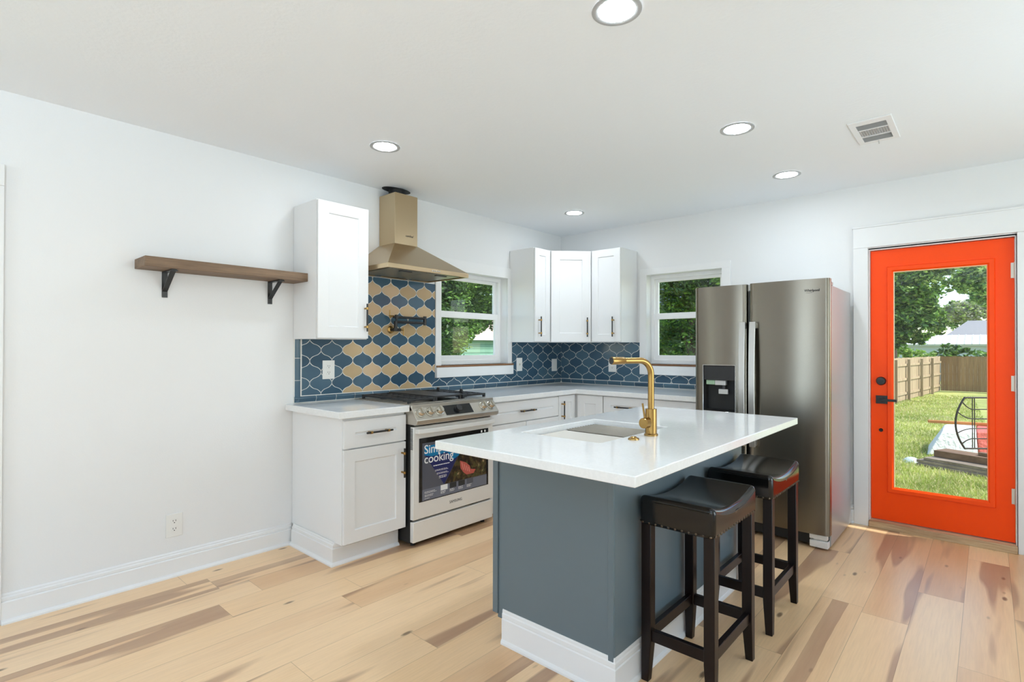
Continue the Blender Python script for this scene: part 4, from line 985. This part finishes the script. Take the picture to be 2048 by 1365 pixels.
def np_mesh(name, verts, faces, mats, parent=None, mi=None):
    me = bpy.data.meshes.new(name); nv, nf = len(verts), len(faces); k = faces.shape[1]
    me.vertices.add(nv); me.vertices.foreach_set('co', np.asarray(verts, dtype=np.float32).ravel())
    me.loops.add(nf * k); me.loops.foreach_set('vertex_index', faces.astype(np.int32).ravel())
    me.polygons.add(nf); me.polygons.foreach_set('loop_start', np.arange(0, nf * k, k, dtype=np.int32)); me.polygons.foreach_set('loop_total', np.full(nf, k, dtype=np.int32))
    for m in (mats if isinstance(mats, list) else [mats]): me.materials.append(m)
    if mi is not None: me.polygons.foreach_set('material_index', mi.astype(np.int32))
    me.update(calc_edges=True); me.validate()
    o = bpy.data.objects.new(name, me); C.objects.link(o)
    if parent: o.parent = parent
    return o
def leafmat(name, c1, c2, tr=0.35):
    m = bpy.data.materials.new(name); m.use_nodes = True; t = NT(m)
    n = t.noise(t.pos(), 1.3, 3); c = t.ramp(n, [(0.35, c1), (0.65, c2)])
    t.set('Base Color', c); t.p.inputs['Roughness'].default_value = 0.5
    tl = t.n('BsdfTranslucent'); t.t.links.new(c, tl.inputs[0]); mx = t.n('MixShader'); mx.inputs[0].default_value = tr
    o = t.t.nodes['Material Output']; t.t.links.new(t.p.outputs[0], mx.inputs[1]); t.t.links.new(tl.outputs[0], mx.inputs[2]); t.t.links.new(mx.outputs[0], o.inputs[0]); return m
LEAF = leafmat('leaf_green', lin(74, 118, 44), lin(146, 186, 76)); LEAFD = leafmat('leaf_dark', lin(36, 66, 30), lin(92, 128, 60)); LEAFP = leafmat('leaf_pale', lin(134, 170, 74), lin(196, 214, 120))
LEAFG = leafmat('leaf_grey', lin(130, 132, 110), lin(176, 178, 150)); BARK = wood('bark', lin(58, 48, 40), lin(104, 90, 76), 2, 10, 0.9)
def foliage(name, clumps, size, seed, mats, parent):
    rg_ = np.random.default_rng(seed); V = []; MI = []
    for (x, y, z, rx, ry, rz, n) in clumps:
        d_ = rg_.normal(size=(n, 3)); d_ /= np.linalg.norm(d_, axis=1, keepdims=True)
        r_ = rg_.random(n) ** 0.45
        # leaves gather in sprays
        ns = max(6, n // 28); cs = rg_.normal(size=(ns, 3)); cs /= np.linalg.norm(cs, axis=1, keepdims=True); cs *= (rg_.random((ns, 1)) ** 0.4)
        pick_ = rg_.integers(0, ns, n); p = cs[pick_] + d_ * (0.22 * r_[:, None])
        p = np.array([x, y, z]) + p * np.array([rx, ry, rz])
        a = rg_.normal(size=(n, 3)); a[:, 2] *= 0.5; a /= np.linalg.norm(a, axis=1, keepdims=True)
        b = np.cross(a, rg_.normal(size=(n, 3))); b /= np.linalg.norm(b, axis=1, keepdims=True)
        s_ = size * (0.6 + 0.8 * rg_.random((n, 1)))
        q = np.stack([p - a * s_, p + b * s_ * 0.42, p + a * s_, p - b * s_ * 0.42], axis=1)
        V.append(q.reshape(-1, 3)); MI.append(rg_.integers(0, len(mats), n))
    V = np.concatenate(V); MI = np.concatenate(MI)
    V = V - np.array(wloc(parent))
    return np_mesh(name, V, np.arange(len(V)).reshape(-1, 4), mats, parent, MI)
def tree(label, x, y, clumps, size, seed, mats, trunk=0.16, lean=(0, 0), kind='tree'):
    t_ = thing(kind, label, kind, (x, y, GZ), 'trees and bushes outside')
    top = sum(c_[2] for c_ in clumps) / len(clumps)
    tb_ = MB().tube([(x, y, GZ), (x + lean[0] * 0.4, y + lean[1] * 0.4, GZ + (top - GZ) * 0.5), (x + lean[0], y + lean[1], top)], [trunk, trunk * 0.7, trunk * 0.35], 10)
    for c_ in clumps:
        tb_.tube([(x + lean[0] * 0.4, y + lean[1] * 0.4, GZ + (top - GZ) * 0.5), ((x + c_[0]) / 2, (y + c_[1]) / 2, (top + c_[2]) / 2 - 0.2), (c_[0], c_[1], c_[2])], [trunk * 0.45, trunk * 0.3, trunk * 0.1], 7)
    obj('trunk', tb_, BARK, t_)
    foliage('foliage', clumps, size, seed, mats, t_)
    return t_
# through the door
tree('dense dark green tree overhanging the fence, left in the door glass', 0.3, 25.2, [(0.5, 24.6, 3.9, 1.1, 1.2, 1.0, 3200), (1.3, 24.6, 3.9, 0.8, 1.0, 0.8, 2600), (0.9, 24.4, 2.7, 0.9, 0.9, 0.8, 3200), (1.7, 24.8, 2.9, 0.45, 0.7, 0.5, 1100), (0.6, 24.2, 1.8, 0.6, 0.7, 0.45, 1500), (1.3, 24.4, 1.75, 0.5, 0.5, 0.3, 600), (1.4, 24.8, 4.9, 1.3, 1.0, 0.6, 2600), (-0.6, 24.8, 3.2, 1.2, 1.2, 1.3, 2000)], 0.11, 1, [LEAF, LEAFP, LEAF, LEAFD, LEAFD], 0.16)
tree('tall pale green tree behind the roofs, right in the door glass', 4.6, 44.5, [(3.2, 44, 5.8, 1.3, 1.2, 1.0, 2600), (2.0, 44, 6.0, 0.9, 0.9, 0.7, 1500), (3.6, 44, 4.6, 0.7, 0.7, 0.5, 900), (2.6, 44, 7.0, 2.0, 1.2, 0.8, 2200), (5.0, 44, 6.0, 1.6, 1.4, 1.6, 1800)], 0.15, 2, [LEAF, LEAFP, LEAFD, LEAFP], 0.22)
tree('grey-green bare looking tree behind the grey roof', 2.6, 53.5, [(1.9, 53, 4.4, 1.2, 1.2, 0.9, 2200), (3.0, 53, 4.2, 0.8, 1.0, 0.6, 900)], 0.13, 3, [LEAFG, LEAFG, LEAFP], 0.12)
tl = thing('treeline', 'distant pale green treeline beyond all the roofs', 'treeline', (1, 60, GZ), kind='stuff')
foliage('foliage', [(k * 1.5 - 3, 60 + (k % 3), 4.6 + 0.7 * math.sin(k * 1.9), 1.3, 1.2, 1.6, 1500) for k in range(7)], 0.2, 6, [LEAF, LEAFP, LEAFD], tl)
tree('low leafy bush along the fence corner in the door glass', 0.5, 27.2, [(-0.4, 27.0, 1.0, 1.3, 0.7, 0.75, 1500), (0.9, 27.4, 0.7, 0.9, 0.6, 0.6, 900)], 0.11, 4, [LEAF, LEAFP], 0.05, kind='bush')
tree('leafy bush against the long pale shed', 2.6, 29.5, [(2.2, 29.3, 1.1, 0.8, 0.6, 0.55, 800), (3.6, 29.5, 0.8, 1.4, 0.6, 0.5, 1000)], 0.11, 5, [LEAFD, LEAF], 0.05, kind='bush')
# neighbouring buildings
SIDEW = mat('pale_shed_wall', lin(196, 204, 206), 0.6); ROOFW = mat('white_metal_roof', lin(236, 238, 238), 0.45); SHING = painted('grey_shingles', lin(150, 148, 150), 0.9, 9, 0.6, 0.03); GAPD = mat('shed_shadow_gap', lin(60, 72, 74), 0.8)
b_ = thing('shed', 'long pale shed with white metal roof beyond the fence', 'shed', (4, 38, GZ))
wm = MB().box(-6, 14, 36.6, 42, GZ, 1.55)
for k in range(7): wm.box(-6, 14, 36.56, 36.6, GZ + 0.25 + k * 0.28, GZ + 0.44 + k * 0.28)
obj('wall', wm, SIDEW, b_)
obj('gutter', MB().box(-6.2, 14.2, 36.3, 36.42, 1.50, 1.60), SIDEW, b_)
rm = MB(); P4 = [(-6.2, 36.2, 1.60), (14.2, 36.2, 1.60), (14.2, 39, 2.2), (-6.2, 39, 2.2), (14.2, 42, 1.60), (-6.2, 42, 1.60)]
rm.add(P4, [(0, 1, 2, 3), (3, 2, 4, 5), (0, 3, 5), (1, 4, 2), (0, 5, 4, 1)])
for k in range(60): rm.bar((-6 + k * 0.34, 36.2, 1.615), (-6 + k * 0.34, 39, 2.215), 0.03, 0.03)
obj('roof', rm, ROOFW, b_)
h_ = thing('house', 'house with grey shingle roof far beyond the shed', 'house', (5.5, 46, GZ))
obj('wall', MB().box(1.6, 11, 45.8, 50.8, GZ, 2.3), SIDEW, h_)
rm = MB(); rm.add([(1.2, 45.4, 2.3), (11.6, 45.4, 2.3), (9.0, 48, 3.45), (2.4, 48, 3.45), (11.6, 51, 2.3), (1.2, 51, 2.3)], [(0, 1, 2, 3), (3, 2, 4, 5), (0, 3, 5), (1, 4, 2), (0, 5, 4, 1)])
obj('roof', rm, SHING, h_)
# fences
def fence(name, label, a, b, posts, m, rails_side, ht, mm):
    a, b = Vector(a), Vector(b); d = (b - a).normalized(); nrm = Vector((d.y, -d.x, 0)) * rails_side; L = (b - a).length
    f_ = thing('wooden_fence', label, 'fence', tuple((a + b) / 2), 'board fences around the yard')
    edges = [0.0] + [t for t in posts if 0.02 < t < L - 0.02] + [L]
    rnd = random.Random(9)
    for i in range(len(edges) - 1):
        pb = MB(); s_ = edges[i]
        while s_ < edges[i + 1] - 0.01:
            e_ = min(s_ + 0.14, edges[i + 1]); h_ = ht + rnd.uniform(-0.012, 0.012); th = rnd.uniform(0.015, 0.02)
            p = a + d * s_; q = a + d * (e_ - 0.004)
            pts = [(p.x, p.y), (q.x, q.y), (q.x - nrm.x * th, q.y - nrm.y * th), (p.x - nrm.x * th, p.y - nrm.y * th)]
            pb.prism(pts, GZ + 0.03, GZ + h_); s_ = e_
        obj('board_panel', pb, mm, f_, smooth=0)
    for z in (0.28, 0.80, 1.33): 
        obj('rail', MB().bar(a + nrm * 0.02 + Vector((0, 0, z)), b + nrm * 0.02 + Vector((0, 0, z)), 0.04, 0.085), mm, f_)
    for t in posts:
        p = a + d * t + nrm * 0.085
        obj('post', MB().box(p.x - 0.045, p.x + 0.045, p.y - 0.045, p.y + 0.045, GZ, GZ + ht - 0.06), mm, f_, label='square fence post')
fence('f', 'board fence with posts and rails running away, left in the door glass', (0.62, 14.0, GZ), (1.905, 26.25, GZ), [1.99, 4.05, 5.93, 8.06, 10.09], None, 1, 1.59, FENCEW)
fence('f', 'plain board fence closing the far end of the yard', (1.92, 26.26, GZ), (9.0, 26.9, GZ), [2.4, 4.8, 6.9], None, -1, 1.59, FENCEB)
# pile of boards
pd = Vector((0.905, -0.425, 0)).normalized(); pn = Vector((0.425, 0.905, 0)).normalized()
def plank(p0, L, wd, z0, z1, m, label, jit=0.0):
    p0 = Vector(p0); dd = (pd + pn * jit).normalized(); nn = Vector((-dd.y, dd.x, 0)); q = p0 + dd * L
    o = obj('plank', MB().prism([(p0.x, p0.y), (q.x, q.y), (q.x + nn.x * wd, q.y + nn.y * wd), (p0.x + nn.x * wd, p0.y + nn.y * wd)], z0, z1), m, None, 0.004)
    tag(o, label, 'plank', 'stacked lumber in the yard'); return o
Q = lambda s_, n_: (2.62 + pd.x * s_ + pn.x * n_, 6.21 + pd.y * s_ + pn.y * n_, 0)
plank(Q(0.02, 0), 3.2, 0.60, GZ, GZ + 0.055, LUMBER, 'lowest grey board of the lumber pile')
plank(Q(0.0, 0.03), 3.1, 0.55, GZ + 0.057, GZ + 0.105, LUMBER, 'second grey board from the bottom of the lumber pile', 0.01)
plank(Q(0.09, 0.06), 3.0, 0.38, GZ + 0.107, GZ + 0.150, LUMBER, 'third grey board up, below the brown timber', -0.008)
plank(Q(0.11, 0.30), 3.0, 0.36, GZ + 0.152, GZ + 0.255, LUMBERB, 'thick brown timber topping the lumber pile', 0.01)
plank(Q(0.66, 0.42), 0.20, 0.10, GZ + 0.257, GZ + 0.305, LUMBERB, 'short offcut lying on the brown timber')
plank(Q(0.90, 0.50), 0.9, 0.12, GZ + 0.257, GZ + 0.335, LUMBERB, 'stubby block beside the short offcut on the timber')
# white covered slab behind
TARP = painted('white_tarp', lin(226, 226, 222), 0.7, 14, 0.8, 0.04, 5); REDT = painted('red_tarp', lin(206, 96, 84), 0.7, 14, 0.8, 0.04, 5)
rv = Vector((0.7464, 0.6655, 0)); fv = Vector((-0.6655, 0.7464, 0)); O = Vector((2.894, 7.63, 0))
def tp(r_, f_, z): p = O + rv * r_ + fv * f_; return (p.x, p.y, z)
bodyv = lambda r0, r1, sl: [tp(r0 - sl, -0.04, GZ), tp(r1, -0.04, GZ), tp(r1 + 0.72, 0.85, GZ), tp(r0 + 0.72 - sl, 0.85, GZ), tp(r0, 0, -0.175), tp(r1, 0, -0.175), tp(r1 + 0.72, 0.85, -0.16), tp(r0 + 0.74, 0.85, -0.16)]
BF = [(0, 3, 2, 1), (4, 5, 6, 7), (0, 1, 5, 4), (1, 2, 6, 5), (2, 3, 7, 6), (3, 0, 4, 7)]
cv = thing('covered_pile', 'low pile under a white tarp behind the lumber', 'pile', tuple(O + rv * 0.4 + Vector((0, 0, GZ))))
obj('white_tarp', MB().add(bodyv(0, 0.62, 0.32), BF), TARP, cv, 0.03, seg=3)
obj('red_tarp', MB().add(bodyv(0.62, 2.0, 0.0), BF), REDT, cv, 0.03, seg=3, label='faded red tarp')
o = obj('plank', MB().bar(tp(0.575, 1.06, -0.132), tp(2.3, 0.16, -0.136), 0.09, 0.05), wood('orange_board', lin(176, 98, 40), lin(214, 146, 78), 0, 5, 0.7), None, 0.003)
tag(o, 'long orange board lying across the white tarp', 'plank', 'stacked lumber in the yard')
# metal frame standing on the pile
mf = thing('metal_frame', 'dark bowed metal trellis frame standing on the lumber', 'metal frame', (3.35, 7.30, -0.29))
KM = mat('dark_rusty_metal', lin(58, 50, 46), 0.6, 0.4)
GO = Vector((3.30, 7.02, 0)) + rv * 0.045     # middle bars
sc_ = 0.925
def gp_(r_, z): p = GO + rv * r_; return (p.x, p.y, z)
Wd = 0.34
def lft(z): t = (z - 0.08) / 0.40; return -0.30 + 0.135 * t * t
zb_, zt_ = -0.345, 0.505
ol = [gp_(lft(zb_ + (zt_ - zb_) * k / 14) , zb_ + (zt_ - zb_) * k / 14) for k in range(15)]
obj('bowed_side', MB().tube(ol, 0.015, 8), KM, mf)
orr = [gp_(0.36 - (lft(zb_ + (zt_ - zb_) * k / 14)) - 0.0, zb_ + (zt_ - zb_) * k / 14) for k in range(15)]
obj('bowed_side', MB().tube(orr, 0.015, 8), KM, mf)
obj('top_rail', MB().tube([ol[-1], orr[-1]], 0.014, 8), KM, mf); obj('bottom_rail', MB().tube([ol[0], orr[0]], 0.014, 8), KM, mf)
for r_ in (-0.018, 0.018, 0.342, 0.378): obj('upright', MB().tube([gp_(r_, zb_), gp_(r_, zt_)], 0.007, 8), KM, mf)
for (za, zc) in ((0.44, 0.31), (0.27, 0.15), (-0.09, -0.01), (-0.27, -0.18)):
    pts = []
    for k in range(9):
        t = k / 8; r_ = lft(za) * (1 - t); pts.append(gp_(r_, za + (zc - za) * (1 - (1 - t) ** 2)))
    pts.append(gp_(0.36, zc))
    obj('cross_bar', MB().tube(pts, 0.009, 8), KM, mf)
bagm = painted('plastic_bag', lin(206, 214, 206), 0.4, 30, 0.8, 0.02)
bg_ = MB(); 
bg_.lathe([(0.0, 0.085), (0.05, 0.08), (0.10, 0.05), (0.13, 0.02), (0.14, 0.0)], (2.545, 6.52, GZ), n=12)
o = obj('plastic_bag', bg_, bagm, None); tag(o, 'crumpled pale plastic bag at the end of the lumber pile', 'bag')
# blades of grass near the door
rg_ = np.random.default_rng(8); n = 42000
gy = 3.4 + 20 * rg_.random(n) ** 1.6; gx = 3.5 - (gy + 4.75) * (0.04 + 0.19 * rg_.random(n)) + 0.7
an = rg_.random(n) * 6.28; hh = 0.028 + 0.05 * rg_.random(n); ww = 0.006 + 0.002 * gy / 6
v0 = np.stack([gx - np.cos(an) * ww, gy - np.sin(an) * ww, np.full(n, GZ)], 1); v1 = np.stack([gx + np.cos(an) * ww, gy + np.sin(an) * ww, np.full(n, GZ)], 1)
v2 = np.stack([gx + rg_.normal(size=n) * 0.03, gy + rg_.normal(size=n) * 0.03, GZ + hh], 1)
gv = np.stack([v0, v1, v2], 1).reshape(-1, 3)
GR1 = leafmat('grass_green', lin(140, 158, 66), lin(190, 198, 104), 0.3); GR2 = leafmat('grass_dry', lin(190, 180, 120), lin(225, 214, 160), 0.3)
go = np_mesh('grass', gv, np.arange(3 * n).reshape(-1, 3), [GR1, GR2], None, (rg_.random(n) > 0.68).astype(int))
tag(go, 'short patchy grass blades outside the orange door', 'grass', kind='stuff')

# ------------------------------------------------------------------ outside: left window
tree('dense shady tree close outside the hood window', -5.4, 2.7, [(-5.2, 2.4, 2.9, 1.1, 0.9, 1.0, 10500), (-5.2, 3.6, 2.75, 1.0, 1.0, 0.9, 11500), (-5.1, 2.4, 1.6, 0.9, 0.65, 0.8, 9000), (-5.2, 3.15, 1.8, 0.7, 0.5, 0.5, 4800), (-5.2, 4.1, 2.1, 0.6, 0.6, 0.4, 3200), (-5.9, 4.3, 3.0, 0.9, 0.9, 0.9, 4000), (-6.0, 2.2, 2.4, 0.8, 1.0, 1.4, 5000)], 0.046, 21, [LEAFD, LEAFD, LEAFD, LEAF], 0.09)
GSID = mat('green_siding', lin(120, 158, 138), 0.6); PINKR = painted('pink_shingles', lin(196, 172, 160), 0.9, 9, 0.5, 0.02)
h_ = thing('house', 'green sided house with pale roof outside the hood window', 'house', (-17, 14, GZ))
wm = MB().box(-21, -14, 9.5, 22, GZ, 1.72)
for k in range(12): wm.box(-14.0, -13.975 + 0.0, 9.5, 22, GZ + k * 0.19, GZ + k * 0.19 + 0.16)
obj('wall', wm, GSID, h_)
obj('white_fascia', MB().box(-13.8, -13.7, 9.2, 22.3, 1.68, 1.82), TRIM, h_)
rm = MB(); rm.add([(-13.7, 9.2, 1.8), (-13.7, 22.3, 1.8), (-17.5, 22.3, 3.9), (-17.5, 9.2, 3.9), (-21.3, 22.3, 1.8), (-21.3, 9.2, 1.8)], [(0, 1, 2, 3), (3, 2, 4, 5), (0, 3, 5), (1, 4, 2), (0, 5, 4, 1)])
obj('roof', rm, PINKR, h_)
obj('window', MB().box(-13.98, -13.94, 12.6, 14.2, 0.55, 1.0), TRIM, h_)
# ------------------------------------------------------------------ outside: back window
tree('dark glossy leaved tree close outside the refrigerator window', -1.2, 6.4, [(-1.4, 6.2, 2.6, 0.9, 0.6, 0.55, 4200), (-0.7, 6.1, 2.8, 0.6, 0.5, 0.4, 2400), (-1.7, 6.3, 1.6, 0.6, 0.6, 0.7, 2600), (-1.0, 6.5, 1.7, 0.8, 0.5, 0.7, 2600), (-1.3, 6.2, 3.5, 1.2, 0.6, 0.5, 2500)], 0.05, 31, [LEAFD, LEAF, LEAFD, LEAFD], 0.08)
tree('wide dark hedge-like tree further behind the refrigerator window', -4.6, 13.2, [(-5.4, 13, 1.6, 1.8, 1.0, 1.6, 3500), (-3.4, 13, 1.2, 1.5, 1.0, 1.2, 2500)], 0.12, 32, [LEAFD, LEAFD], 0.15)
h_ = thing('house', 'blue-grey house glimpsed behind leaves of the refrigerator window', 'house', (-6, 20, GZ))
obj('wall', MB().box(-12, -4.2, 18, 26, GZ, 4.2), mat('blue_grey_siding', lin(140, 156, 172), 0.6), h_)
